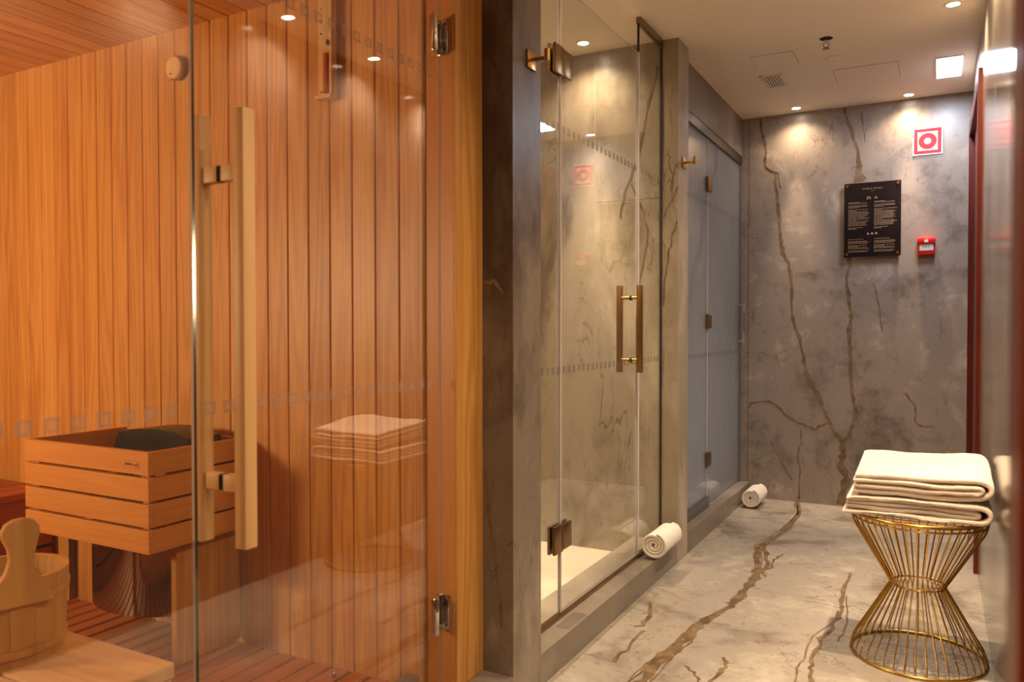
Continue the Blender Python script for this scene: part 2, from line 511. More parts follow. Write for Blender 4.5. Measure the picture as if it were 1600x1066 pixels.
M['black'] = simple('black enamel', lin(26, 20, 18), 0.32)
M['rubber'] = simple('black rubber', lin(18, 16, 15), 0.6)
M['towel'] = towel_mat('terry towel', lin(224, 205, 186))
M['towel2'] = towel_mat('white terry towel', lin(240, 230, 214))
M['white'] = simple('white plastic', lin(232, 228, 220), 0.45)
M['sign_white'] = simple('sign white', lin(215, 212, 206), 0.5)
M['sign_red'] = simple('sign red', lin(190, 12, 30), 0.6)
M['red'] = simple('red plastic', lin(214, 26, 24), 0.28)
M['ink'] = simple('black ink', lin(20, 16, 16), 0.5)
M['plaque'] = simple('black plaque', lin(30, 22, 24), 0.16)
M['print'] = simple('bronze print', lin(150, 122, 92), 0.5)
M['sand'] = simple('orange sand', lin(222, 120, 20), 0.8)
M['dark'] = simple('dark void', lin(20, 14, 12), 0.9)
M['vent_dark'] = simple('vent shadow', lin(60, 44, 34), 0.9)
M['steam_wall'] = simple('steam room mosaic', lin(170, 172, 176), 0.3, 0, 0.05, 60, 0.06)
M['lens'] = emit('lamp lens', (1.0, 0.86, 0.66), 40.0)
M['panel_emit'] = emit('cool panel', (0.86, 0.93, 1.0), 14.0)
M['sauna_fill_emit'] = emit('sauna fill lamp glow', (1.0, 0.62, 0.28), 5.0)
M['steam_fill_emit'] = emit('steam fill lamp glow', (0.8, 0.9, 1.0), 5.0)
M['body_brass'] = simple('sprinkler brass', lin(150, 108, 74), 0.35, 1.0)

CEIL = 2.54
FARY = 5.40
RX = 0.175
KX = -1.102
SG = -1.262          # sauna glass
WG = -1.187          # shower glass
TG = -1.176          # steam glass

# ------------------------------------------------------------------ setting: corridor
fl = struct('floor', MB().box(-1.35, 0.35, -1.3, FARY, -0.1, 0), M['stone_floor'], 'veined beige marble corridor floor')
ce = struct('ceiling', MB().box(-2.2, 0.35, -1.3, FARY + 0.1, CEIL, CEIL + 0.1), M['plaster'], 'smooth warm white painted ceiling')
wf = sroot('wall_far', 'grey veined stone wall at the end of the corridor')
part('slab', MB().box(-1.1135, 0.35, FARY, FARY + 0.12, -0.1, CEIL), M['stone_far'], wf)
part('slab', MB().box(-1.4, -1.1165, FARY, FARY + 0.12, -0.1, CEIL), M['stone_far'], wf)
part('joint', MB().box(-1.1165, -1.1135, FARY + 0.004, FARY + 0.1, -0.1, CEIL), M['dark'], wf)
wr = struct('wall_right', MB().box(RX, 0.35, -1.3, 4.21, -0.05, CEIL), M['stone_right'], 'polished stone wall beside the towel stool')
struct('wall_back', MB().box(-1.4, 0.35, -1.4, -1.3, -0.1, CEIL), M['stone'], 'stone wall behind the viewer')

# stone partition between sauna and shower, and between shower and steam room
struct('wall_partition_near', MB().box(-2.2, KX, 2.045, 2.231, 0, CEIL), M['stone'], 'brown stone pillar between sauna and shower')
we = sroot('wall_shower_end', 'stone end wall of the shower and its pillar')
ys = 3.725
part('slab', MB().box(-1.5335, -1.19, ys, 3.90, 0, 1.7785), M['stone_lit'], we)
part('slab', MB().box(-1.19, KX, ys, 3.90, 0, CEIL), M['stone_lit'], we)
part('slab', MB().box(-1.5335, -1.19, ys, 3.90, 1.7805, CEIL), M['stone_lit'], we)
part('slab', MB().box(-2.2, -1.5365, ys, 3.90, 0, CEIL), M['stone_lit'], we)
part('joint', MB().box(-1.5365, -1.5335, ys + 0.003, 3.88, 0, CEIL), M['stone_white'], we)
part('joint', MB().box(-1.5335, -1.195, ys + 0.003, 3.88, 1.7785, 1.7805), M['dark'], we)
struct('wall_shower_back', MB().box(-2.3, -2.2, 1.95, 5.5, 0, CEIL), M['stone_lit'], 'back wall of shower and steam room')
struct('floor_shower', MB().box(-2.2, -1.32, 2.231, ys, -0.1, 0.012), M['stone_white'], 'pale stone shower floor')
struct('trim_1', MB().box(-1.322, KX, 2.231, 3.725, -0.05, 0.104), M['stone_kerb'], 'raised stone kerb under the shower glass')
struct('trim_2', MB().box(-1.322, KX, 3.90, FARY, -0.05, 0.104), M['stone_kerb'], 'raised stone kerb under the steam room glass')
struct('trim_3', MB().box(-1.40, KX, -1.3, 2.045, -0.05, 0.105), M['stone_kerb'], 'stone sill in front of the sauna')
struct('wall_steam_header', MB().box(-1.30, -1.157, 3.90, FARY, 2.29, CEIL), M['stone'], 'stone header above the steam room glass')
struct('floor_steam', MB().box(-2.2, -1.322, 3.90, FARY, -0.1, 0.05), M['steam_wall'], 'pale floor of the steam room')
struct('ceiling_steam', MB().box(-2.2, -1.30, 3.90, FARY, 2.30, 2.36), M['steam_wall'], 'pale ceiling of the steam room')
struct('wall_steam_far', MB().box(-2.2, -1.40, FARY - 0.04, FARY, 0.05, 2.30), M['steam_wall'], 'pale far wall of the steam room')
struct('wall_steam_near', MB().box(-2.2, -1.33, 3.90, 3.94, 0.05, 2.30), M['steam_wall'], 'pale near wall of the steam room')
struct('wall_steam_back', MB().box(-2.2, -2.16, 3.94, FARY - 0.04, 0.05, 2.30), M['steam_wall'], 'pale back wall of the steam room')

# ---- veins of the stone, traced as real marks on the slabs
VN = [0]
def vein(name, pts, width, place, mat, parent, jit=0.004, sub=4):
    """pts in the plane of the slab; place(u, v) -> world; width scalar or list"""
    P = []
    W = width if isinstance(width, (list, tuple)) else [width] * len(pts)
    for i in range(len(pts) - 1):
        a, b = Vector(pts[i]), Vector(pts[i + 1])
        for k in range(sub):
            s_ = k / sub
            P.append((a.lerp(b, s_), W[i] * (1 - s_) + W[i + 1] * s_))
    P.append((Vector(pts[-1]), W[-1]))
    v = []; f = []; e = []
    n = len(P)
    for i, (p, wd) in enumerate(P):
        d = (P[min(i + 1, n - 1)][0] - P[max(i - 1, 0)][0]).normalized()
        q = Vector((-d.y, d.x))
        p = p + q * random.uniform(-jit, jit)
        wd *= random.uniform(0.6, 1.5)
        for s_, ev in ((-1, 0.0), (-0.45, 1.0), (0, 1.15), (0.45, 1.0), (1, 0.0)):
            c = p + q * s_ * wd
            v.append(place(c.x, c.y)); e.append(ev)
        if i:
            for k in range(4):
                f.append(((i - 1) * 5 + k, (i - 1) * 5 + k + 1, i * 5 + k + 1, i * 5 + k))
    VN[0] += 1
    k_ = 0.00018 * (VN[0] % 8)
    v = [(a_, b_ - (k_ if place is not onflo else 0), c_ + (k_ if place is onflo else 0)) for a_, b_, c_ in v]
    me = bpy.data.meshes.new(name)
    me.from_pydata(v, [], f)
    me.materials.append(mat)
    at = me.attributes.new('edge', 'FLOAT', 'POINT')
    at.data.foreach_set('value', e)
    return link(name, me, parent)

onfar = lambda u, v: (u, FARY - 0.0006, v)
onflo = lambda u, v: (u, v, 0.0006)
VA = [(-1.043, 2.538), (-1.031, 2.452), (-1.012, 2.361), (-1.005, 2.271), (-1.011, 2.215), (-0.992, 2.187), (-0.949, 2.164), (-0.937, 2.062), (-0.93, 1.973), (-0.918, 1.884), (-0.911, 1.783), (-0.898, 1.681), (-0.892, 1.63), (-0.856, 1.566), (-0.843, 1.465), (-0.836, 1.339), (-0.834, 1.262), (-0.824, 1.177), (-0.781, 1.051), (-0.757, 0.926), (-0.739, 0.827), (-0.691, 0.741), (-0.644, 0.643), (-0.609, 0.546), (-0.574, 0.474), (-0.528, 0.415)]
VT = [(-0.528, 0.428), (-0.522, 0.342), (-0.533, 0.255), (-0.498, 0.196), (-0.515, 0.109), (-0.531, 0.01)]
VB1 = [(-0.525, 2.538), (-0.518, 2.487), (-0.484, 2.399), (-0.466, 2.324), (-0.444, 2.249), (-0.441, 2.177), (-0.436, 2.13), (-0.43, 2.06)]
VB2 = [(-0.49, 1.62), (-0.489, 1.527), (-0.508, 1.442), (-0.494, 1.369), (-0.484, 1.272), (-0.476, 1.2), (-0.487, 1.114), (-0.481, 1.005), (-0.48, 0.846), (-0.473, 0.737), (-0.456, 0.652), (-0.439, 0.604), (-0.461, 0.53), (-0.483, 0.455), (-0.522, 0.41)]
VC = [(-1.105, 0.602), (-1.098, 0.635), (-1.041, 0.651), (-0.967, 0.647), (-0.918, 0.618), (-0.869, 0.563), (-0.808, 0.528), (-0.749, 0.507), (-0.684, 0.479), (-0.666, 0.503), (-0.62, 0.523), (-0.605, 0.54)]
VD = [(-0.778, 0.474), (-0.772, 0.399), (-0.793, 0.321), (-0.783, 0.234), (-0.78, 0.146), (-0.782, 0.02)]
VE = [(-0.345, 1.414), (-0.328, 1.317), (-0.309, 1.257), (-0.308, 1.175), (-0.297, 1.115)]
VF = [(-0.168, 0.737), (-0.109, 0.656), (-0.114, 0.574), (-0.088, 0.54), (-0.01, 0.542)]
VG = [(-0.428, 2.5), (-0.411, 2.378), (-0.405, 2.305)]
VH = [(-0.966, 0.385), (-0.922, 0.299), (-0.867, 0.201), (-0.83, 0.141)]
for pts, wd in ((VA, 0.0125), (VT, [0.016, 0.024, 0.028, 0.028, 0.028, 0.03]), (VB1, [0.01, 0.01, 0.011, 0.011, 0.011, 0.016, 0.03, 0.036]), (VB2, 0.0125), (VC, 0.009), (VD, 0.006), (VE, 0.005), (VF, 0.006), (VG, 0.005), (VH, 0.005)):
    vein('vein', pts, wd, onfar, M['vein'], wf, 0.004)
FA = [(-0.793, 5.393), (-0.733, 5.066), (-0.747, 4.595), (-0.802, 4.277), (-0.81, 4.17)]
FB = [(-0.816, 4.249), (-0.805, 4.133), (-0.743, 3.804), (-0.722, 3.717), (-0.721, 3.506), (-0.742, 3.304), (-0.734, 3.232), (-0.783, 3.085), (-0.796, 2.965), (-0.799, 2.817), (-0.819, 2.672), (-0.833, 2.524), (-0.836, 2.36), (-0.85, 2.0), (-0.8, 1.5)]
FC = [(-0.789, 4.263), (-0.751, 4.085), (-0.704, 3.893), (-0.72, 3.751)]
FD = [(-0.346, 3.951), (-0.344, 3.597), (-0.335, 3.397), (-0.339, 3.233), (-0.368, 3.069), (-0.367, 2.861), (-0.36, 2.762), (-0.344, 2.6), (-0.36, 2.2)]
FE = [(-0.64, 2.733), (-0.618, 2.657), (-0.626, 2.57), (-0.64, 2.4)]
FF = [(-0.74, 2.609), (-0.691, 2.551), (-0.65, 2.45)]
FG = [(-0.679, 4.124), (-0.695, 4.004), (-0.683, 3.836)]
FH = [(-1.049, 3.139), (-0.995, 2.995), (-0.984, 2.886), (-1.01, 2.851)]
FI = [(-0.858, 2.55), (-0.835, 2.7), (-0.80, 2.932)]
FJ = [(-0.969, 2.52), (-0.962, 2.633), (-0.965, 2.831)]
for pts, wd in ((FA, 0.02), (FB, 0.024), (FC, 0.014), (FD, 0.011), (FE, 0.009), (FF, 0.006), (FG, 0.008), (FH, 0.012), (FI, 0.014), (FJ, 0.009)):
    vein('vein', pts, wd, onflo, M['vein_floor'], fl, 0.008)
def hairlines(pts, place, mat, parent, n, spread, seed):
    rg_ = random.Random(seed)
    for _ in range(n):
        i0 = rg_.randrange(0, max(1, len(pts) - 4)); i1 = min(len(pts), i0 + rg_.randrange(4, 8))
        if i1 - i0 < 3:
            continue
        off_ = rg_.choice((-1, 1)) * rg_.uniform(0.6, 1.4) * spread
        q = [(a_ + off_ * (k + 0.5) / (i1 - i0) + rg_.uniform(-0.008, 0.008), b_ + rg_.uniform(-0.012, 0.012)) for k, (a_, b_) in enumerate(pts[i0:i1])]
        vein('vein', q, 0.0042, place, mat, parent, 0.004)
hairlines(FB, onflo, M['vein_floor'], fl, 5, 0.04, 11)
hairlines(FA, onflo, M['vein_floor'], fl, 3, 0.05, 12)
hairlines(FD, onflo, M['vein_floor'], fl, 2, 0.05, 13)
hairlines(VA, onfar, M['vein'], wf, 3, 0.02, 14)
hairlines(VB2, onfar, M['vein'], wf, 2, 0.02, 15)
onpil = lambda u, v: (u, ys - 0.0006, v)
for pts, wd in (([(-1.105, 1.83), (-1.13, 1.77), (-1.16, 1.72), (-1.175, 1.68)], 0.005), ([(-1.106, 1.66), (-1.13, 1.58), (-1.15, 1.5), (-1.165, 1.38), (-1.17, 1.25)], 0.0055), ([(-1.15, 1.95), (-1.13, 1.88), (-1.14, 1.8)], 0.004),
                ([(-1.2, 2.42), (-1.26, 2.2), (-1.3, 2.0), (-1.36, 1.85), (-1.4, 1.7)], 0.007), ([(-1.34, 1.86), (-1.27, 1.7), (-1.25, 1.6), (-1.29, 1.4), (-1.3, 1.3)], 0.005)):
    vein('vein', pts, wd, onpil, M['vein'], we, 0.004)
onp1 = lambda u, v: (u, 2.045 - 0.0006, v)
pn = bpy.data.objects['wall_partition_near']
for pts, wd in (([(-1.205, 1.29), (-1.18, 1.28), (-1.165, 1.29), (-1.15, 1.27), (-1.135, 1.25)], 0.008), ([(-1.203, 1.06), (-1.18, 1.0), (-1.19, 0.93), (-1.204, 0.86)], 0.005), ([(-1.20, 0.72), (-1.17, 0.5), (-1.14, 0.25)], 0.006)):
    vein('vein', pts, wd, onp1, M['vein'], pn, 0.003)

# ------------------------------------------------------------------ setting: sauna
SY = 1.92
SZ = 0.066
SC = 2.215
def board_mesh(name, width, thick, length, mat, ch=0.006):
    """board along local Z, face towards local -Y, chamfered long edges"""
    h = width / 2
    poly = [(-h, 0), (-h, -thick + ch), (-h + ch, -thick), (h - ch, -thick), (h, -thick + ch), (h, 0)]
    return MB().prism(poly, 0, length, 'z').mesh(name, mat)
ws = sroot('wall_sauna_end', 'end wall of the sauna in vertical pine planks', (0, 0, 0))
part('backing', MB().box(-3.75, -1.345, SY + 0.014, 2.04, 0, 2.5), M['dark'], ws)
pm = board_mesh('plank', 0.0874, 0.012, SC - SZ + 0.01, M['pine_z'], 0.003)
x = -1.333 - 0.045
while x > -3.72:
    link('plank', pm, ws, (x, SY + 0.012, SZ - 0.005))
    x -= 0.09
cs = sroot('ceiling_sauna', 'sauna ceiling of pine boards')
part('backing', MB().box(-3.75, -1.27, -0.62, SY + 0.014, SC + 0.014, SC + 0.05), M['dark'], cs)
cm = board_mesh('ceiling_board', 0.0872, 0.012, SY + 0.6, M['pine_z'], 0.003)
x = -1.333 - 0.045 + 0.09
while x > -3.72:
    # local Z along world Y, local -Y towards world -Z
    link('ceiling_board', cm, cs, (x, SY + 0.0, SC + 0.012), (R(90), 0, 0))
    x -= 0.09
struct('wall_sauna_left', MB().box(-3.80, -3.72, -0.62, SY, 0, SC), M['pine_z'], 'far left pine wall of the sauna')
struct('wall_sauna_near', MB().box(-3.75, -1.27, -0.7, -0.6, 0, SC), M['pine_z'], 'near pine wall of the sauna')
fs = sroot('floor_sauna', 'slatted wooden floor of the sauna')
part('backing', MB().box(-3.75, -1.40, -0.62, SY + 0.012, 0.0, SZ - 0.03), M['dark'], fs)
sm = board_mesh('slat', 0.0635, 0.026, SY + 0.6, M['slat_z'], 0.004)
x = -1.31 - 0.038
while x > -3.7:
    link('slat', sm, fs, (x, -0.6, SZ - 0.026), (R(-90), 0, 0))
    x -= 0.0763

# wooden door frame round the sauna glass
tf = sroot('trim_4', 'light pine frame of the sauna front')
part('frame_post', MB().rbox(-1.34, -1.205, 1.897, 2.045, 0.105, 2.50, 0.003), M['trim_z'], tf)
part('door_liner', MB().rbox(-1.313, -1.2135, 1.8955, 1.9, 0.105, 2.2, 0.001), M['liner_z'], tf)
part('stop_batten', MB().rbox(-1.33, -1.3135, 1.885, 1.9, 0.105, 2.2, 0.002), M['trim_z'], tf)
part('head_board', MB().rbox(-1.34, -1.205, -0.6, 1.897, 2.20, 2.50, 0.003), M['pine_bench_y'], tf)
part('frame_post', MB().rbox(-1.34, -1.205, -0.70, -0.6, 0.105, 2.50, 0.003), M['trim_z'], tf)
struct('wall_left_near', MB().box(-1.40, -1.102, -1.3, -0.7, 0.105, CEIL), M['stone'], 'stone wall before the sauna')

# ------------------------------------------------------------------ lamps
def downlight(x, y, label, power, group='recessed ceiling downlights', ang=34, blend=1.0, z=CEIL, tilt=None, spill=0.42):
    t = thing('downlight', label, 'downlight', (x, y, z), group)
    part('trim_ring', MB().lathe([(0.036, z + 0.001), (0.036, z - 0.003), (0.028, z - 0.003), (0.024, z + 0.001)], (x, y, 0), 24), M['white'], t, 40)
    part('lens', MB().disc((x, y, z - 0.0015), 0.0245, 'z', 24), M['lens'], t)
    d = bpy.data.lights.new('downlight_beam', 'SPOT')
    d.energy = power; d.color = WARM; d.spot_size = R(ang); d.spot_blend = blend; d.shadow_soft_size = 0.022
    o = link('downlight_beam', d, t, (0, 0, -0.012), tilt or (0, 0, 0))
    d = bpy.data.lights.new('downlight_spill', 'SPOT')
    d.energy = power * spill; d.color = WARM; d.spot_size = R(140); d.spot_blend = 1.0; d.shadow_soft_size = 0.022
    link('downlight_spill', d, t, (0, 0, -0.012))
    return t
downlight(0.052, 3.908, 'ceiling downlight nearest the cool square panel light', SPOT_W)
downlight(0.050, 3.262, 'ceiling downlight above the towel stool', SPOT_W)
downlight(0.048, 2.647, 'ceiling downlight just before the towel stool', SPOT_W)
downlight(0.048, 2.02, 'ceiling downlight beside the near end of the sauna door', SPOT_W)
downlight(0.048, 1.40, 'ceiling downlight level with the sauna door handle', SPOT_W)
downlight(0.048, 0.78, 'ceiling downlight just past the near wooden post', SPOT_W)
downlight(0.048, -0.46, 'ceiling downlight behind the viewer', SPOT_W)
downlight(-0.797, 5.281, 'left ceiling downlight grazing the end wall', WASH_W, spill=0.14)
downlight(-0.158, 5.301, 'right ceiling downlight grazing the end wall', WASH_W, spill=0.14)
downlight(-1.534, 3.575, 'downlight in the shower ceiling by its end wall', SHOWER_W, 'shower downlights', spill=0.10)
downlight(-1.56, 2.62, 'downlight in the shower ceiling above the glass door hinge', SHOWER_W, 'shower downlights')

t = thing('panel_light', 'square cool white light panel in the corridor ceiling', 'ceiling light', (0.048, 4.83, CEIL))
part('frame', MB().box(-0.015, 0.112, 4.648, 5.012, CEIL - 0.006, CEIL + 0.001), M['white'], t)
part('diffuser', MB().box(-0.009, 0.106, 4.655, 5.005, CEIL - 0.0085, CEIL - 0.006), M['panel_emit'], t)
d = bpy.data.lights.new('panel_glow', 'AREA'); d.shape = 'RECTANGLE'; d.size = 0.11; d.size_y = 0.34
d.energy = PANEL_W; d.color = (0.72, 0.82, 1.0)
link('panel_glow', d, t, (0, 0, -0.014))

def fill_lamp(name, label, cat, loc, emat, power, color, size):
    t = thing(name, label, cat, loc)
    x, y, z = loc
    part('shade', MB().rbox(x - 0.08, x + 0.08, y - 0.02, y + 0.02, z - 0.06, z + 0.06, 0.01), M['white'], t)
    part('diffuser', MB().rbox(x - 0.07, x + 0.07, y + 0.02, y + 0.026, z - 0.05, z + 0.05, 0.002), emat, t)
    d = bpy.data.lights.new(name + '_glow', 'AREA'); d.shape = 'RECTANGLE'; d.size = size; d.size_y = size * 0.7
    d.energy = power; d.color = color
    link(name + '_glow', d, t, (0, 0.04, 0), (R(90), 0, 0))
    return t
fill_lamp('sauna_fill_lamp', 'added unseen fill lamp on the near sauna wall', 'lamp', (-3.35, -0.575, 1.4), M['sauna_fill_emit'], SAUNA_W, (1.0, 0.80, 0.48), 0.5)  # added out of view to light the planks; no such fitting is known
t = thing('steam_fill_lamp', 'added low fill light on the back wall of the steam room', 'lamp', (-2.16, 4.65, 0.45))  # added lamp, set low to brighten the floor behind the fogged glass
part('diffuser', MB().lathe([(0.09, -2.16), (0.09, -2.145), (0.07, -2.135), (0.0, -2.132)], (0, 4.65, 0.45), 20, 'x'), M['steam_fill_emit'], t, 40)
d = bpy.data.lights.new('steam_fill_glow', 'POINT'); d.energy = STEAM_W; d.color = (0.93, 0.96, 1.0); d.shadow_soft_size = 0.08
link('steam_fill_glow', d, t, (0.2, 0, 0.05))

# ------------------------------------------------------------------ frosted squares on glass
def square_mesh(name, s_, mo, mi):
    h = s_ / 2; k = s_ * 0.27
    mb = MB()
    P = lambda a: [(0, -a, -a), (0, a, -a), (0, a, a), (0, -a, a)]
    mb.add(P(h) + P(k), [(0, 1, 5, 4), (1, 2, 6, 5), (2, 3, 7, 6), (3, 0, 4, 7)], 0)
    mb.add(P(k), [(0, 1, 2, 3)], 1)
    me = mb.mesh(name, [mo, mi])
    return me
SQ = square_mesh('frosted_square', 0.0265, M['frost'], M['frost_in'])
SQS = square_mesh('frosted_square', 0.026, M['frost_s'], M['frost_s'])
def squares(parent, me, X, y0, y1, z, pitch=0.045, phase=1.887):
    k0 = math.ceil((y0 + 0.014 - phase) / pitch)
    y = phase + k0 * pitch
    off = parent.location
    while y < y1 - 0.012:
        link('frosted_square', me, parent, (X - off.x, y - off.y, z - off.z))
        y += pitch

# ------------------------------------------------------------------ sauna glass front
def pane(parent, X, y0, y1, z0, z1, mat, th=0.008, name='glass_pane', edge='glass_edge'):
    return part(name, MB().pane(X - th / 2, X + th / 2, y0, y1, z0, z1), [mat, M[edge], M['edge_light']], parent)
w1 = sroot('window_1', 'fixed clear glass panel of the sauna front', (SG, 0.2, 0.11))
pane(w1, SG, -0.6, 1.038, 0.112, 2.2, M['glass_sauna'])
squares(w1, SQ, SG + 0.0046, 0.3, 1.036, 0.991)
squares(w1, SQ, SG + 0.0046, 0.3, 1.036, 1.863)
d1 = sroot('door_1', 'clear glass sauna door with a light wooden bar handle', (SG, 1.47, 0.11))
pane(d1, SG, 1.0445, 1.8935, 0.118, 2.19, M['glass_sauna'])
squares(d1, SQ, SG + 0.0046, 1.045, 1.893, 0.991)
squares(d1, SQ, SG + 0.0046, 1.045, 1.893, 1.863)
for xa, xb in ((-1.2165, -1.1865), (-1.3395, -1.3095)):
    part('handle_bar', MB().rbox(xa, xb, 1.098, 1.130, 0.712, 1.580, 0.003), M['handle_z'], d1, 40)
for zc in (1.457, 0.838):
    part('handle_standoff', MB().rbox(SG + 0.006, -1.2165, 1.104, 1.126, zc - 0.0165, zc + 0.0165, 0.002), M['handle_z'], d1, 40)
    part('handle_standoff', MB().rbox(-1.3095, SG - 0.006, 1.104, 1.126, zc - 0.0165, zc + 0.0165, 0.002), M['handle_z'], d1, 40)
    for sg in (-1, 1):
        part('handle_gasket', MB().box(SG + sg * 0.004 - 0.001, SG + sg * 0.004 + 0.002 * sg + 0.001, 1.1045, 1.1255, zc - 0.016, zc + 0.016), M['rubber'], d1)
def sauna_hinge(zc):
    h = part('hinge', MB().rbox(SG + 0.004, SG + 0.012, 1.842, 1.893, zc - 0.05, zc + 0.05, 0.004), M['chrome'], d1, 40)
    part('knuckle', MB().lathe([(0.0, zc - 0.052), (0.008, zc - 0.052), (0.010, zc - 0.048), (0.010, zc + 0.048), (0.008, zc + 0.052), (0, zc + 0.052)], (SG + 0.018, 1.847, 0), 16), M['chrome'], h, 40)
    part('wall_plate', MB().rbox(SG - 0.004, SG + 0.034, 1.8895, 1.8955, zc - 0.05, zc + 0.05, 0.002), M['chrome'], h, 40)
    part('hinge_block', MB().rbox(SG + 0.008, SG + 0.022, 1.868, 1.890, zc - 0.03, zc + 0.03, 0.002), M['steel'], h, 40)
    for dz in (-0.036, 0.036):
        part('screw', MB().lathe([(0, 1.8895), (0.004, 1.8895), (0.005, 1.8885), (0.004, 1.8875), (0, 1.8875)], (SG + 0.024, 0, zc + dz), 12, 'y'), M['steel'], h, 40)
sauna_hinge(1.975)
sauna_hinge(0.327)
# floor bolt of the door
b = part('floor_stop', MB().lathe([(0, 0.066), (0.012, 0.066), (0.012, 0.078), (0.008, 0.082), (0, 0.082)], (-1.64, 1.86, 0), 14), M['chrome'], d1, 40)

# ------------------------------------------------------------------ things in the sauna
# heater in its wooden crate, hung on the end wall
hx0, hx1, hy0, hy1 = -2.675, -2.05, 1.527, 1.906
H = thing('sauna_heater', 'sauna heater in a slatted light wood crate with a polished steel body', 'heater', (-2.36, 1.906, 0.2))
zt = 0.778; sh = 0.070; gap = (0.778 - 0.473 - 4 * sh) / 3
for k in range(4):
    z1 = zt - k * (sh + gap); z0 = z1 - sh
    part('crate_slat', MB().rbox(hx0, hx1, hy0, hy0 + 0.018, z0, z1, 0.002), M['pine_flat'], H)
    part('crate_slat', MB().rbox(hx1 - 0.018, hx1, hy0 + 0.018, hy1, z0, z1, 0.002), M['pine_flat_y'], H)
    part('crate_slat', MB().rbox(hx0, hx0 + 0.018, hy0 + 0.018, hy1, z0, z1, 0.002), M['pine_flat_y'], H)
part('crate_back', MB().rbox(hx0 + 0.018, hx1 - 0.018, hy1 - 0.016, hy1 - 0.001, 0.48, zt, 0.002), M['pine_flat'], H)
for (xa, xb, ya, yb) in ((hx0 + 0.018, hx0 + 0.05, hy0 + 0.018, hy0 + 0.04), (hx1 - 0.05, hx1 - 0.018, hy0 + 0.018, hy0 + 0.04)):
    part('corner_batten', MB().rbox(xa, xb, ya, yb, 0.478, 0.76, 0.002), M['pine_flat'], H)
part('upright', MB().rbox(-2.705, -2.645, 1.655, 1.69, 0.2, 0.74, 0.003), M['trim_z'], H)
part('upright', MB().rbox(-2.105, -2.08, 1.645, 1.90, 0.09, 0.74, 0.003), M['trim_z'], H)
bd = MB()
prof = []
for k in range(33):
    a = math.pi * k / 32
    prof.append((-2.395 + 0.275 * math.cos(a), 1.905 - 0.265 * math.sin(a) ** 0.8))
bd.prism(prof, 0.205, 0.66, 'z')
part('steel_body', bd, M['mirror_steel'], H, 35)
# black hood arching over the stones
hd = MB()
hd.prism([(-2.468, 0.70), (-2.466, 0.735), (-2.430, 0.797), (-2.34, 0.812), (-2.23, 0.818), (-2.15, 0.812), (-2.09, 0.795), (-2.082, 0.70)], 1.70, 1.83, 'y')
hd.prism([(-2.455, 0.70), (-2.45, 0.745), (-2.12, 0.76), (-2.09, 0.74), (-2.09, 0.70)], 1.60, 1.70, 'y')
part('black_hood', hd, M['black'], H, 35)
part('sensor_cap', MB().lathe([(0, 0.776), (0.026, 0.774), (0.030, 0.767), (0.028, 0.762), (0, 0.760)], (-2.60, 1.868, 0), 20), M['black'], H, 40)
part('sensor_stem', MB().tube([(-2.60, 1.868, 0.762), (-2.60, 1.868, 0.70)], 0.006, 8), M['black'], H, 40)
# maker's mark on the top slat
mk = MB()
my = hy0 - 0.0004
def bar(x0, x1, z0, z1):
    mk.add([(x0, my, z0), (x1, my, z0), (x1, my, z1), (x0, my, z1)], [(0, 1, 2, 3)])
for (a_, b_, c_, d_) in ((-2.158, -2.088, 0.7475, 0.7481), (-2.158, -2.088, 0.7265, 0.7271), (-2.158, -2.1574, 0.7265, 0.7481), (-2.0886, -2.088, 0.7265, 0.7481)):
    bar(a_, b_, c_, d_)
xx = -2.155
for wd in (0.006, 0.004, 0.0055, 0.005, 0.005):
    bar(xx, xx + wd, 0.7345, 0.7415); xx += wd + 0.0012
xx += 0.002
for wd in (0.003, 0.004, 0.003, 0.004):
    bar(xx, xx + wd, 0.7347, 0.7385); xx += wd + 0.001
mk.add([(-2.107, my, 0.729), (-2.104, my, 0.729), (-2.0965, my, 0.7445), (-2.099, my, 0.7445)], [(0, 1, 2, 3)])
mk.add([(-2.0935, my, 0.729), (-2.0905, my, 0.729), (-2.0955, my, 0.7445), (-2.099, my, 0.7445)], [(0, 1, 2, 3)])
part('maker_mark', mk, simple('burnt mark', lin(96, 40, 10), 0.6), H)

# round thermometer on the end wall
t = thing('thermometer', 'round pale wooden thermometer on the plank wall', 'thermometer', (-2.385, 1.908, 2.07))
part('body', MB().lathe([(0, 1.889), (0.036, 1.889), (0.040, 1.893), (0.040, 1.906), (0, 1.908)], (-2.385, 0, 2.07), 32, 'y'), M['handle_z'], t, 40)
part('rim', MB().lathe([(0.040, 1.896), (0.044, 1.899), (0.044, 1.906), (0.040, 1.908)], (-2.385, 0, 2.07), 32, 'y'), M['bronze'], t, 40)
part('screw', MB().lathe([(0, 1.8875), (0.003, 1.8875), (0.003, 1.889)], (-2.395, 0, 2.048), 10, 'y'), M['rubber'], t)

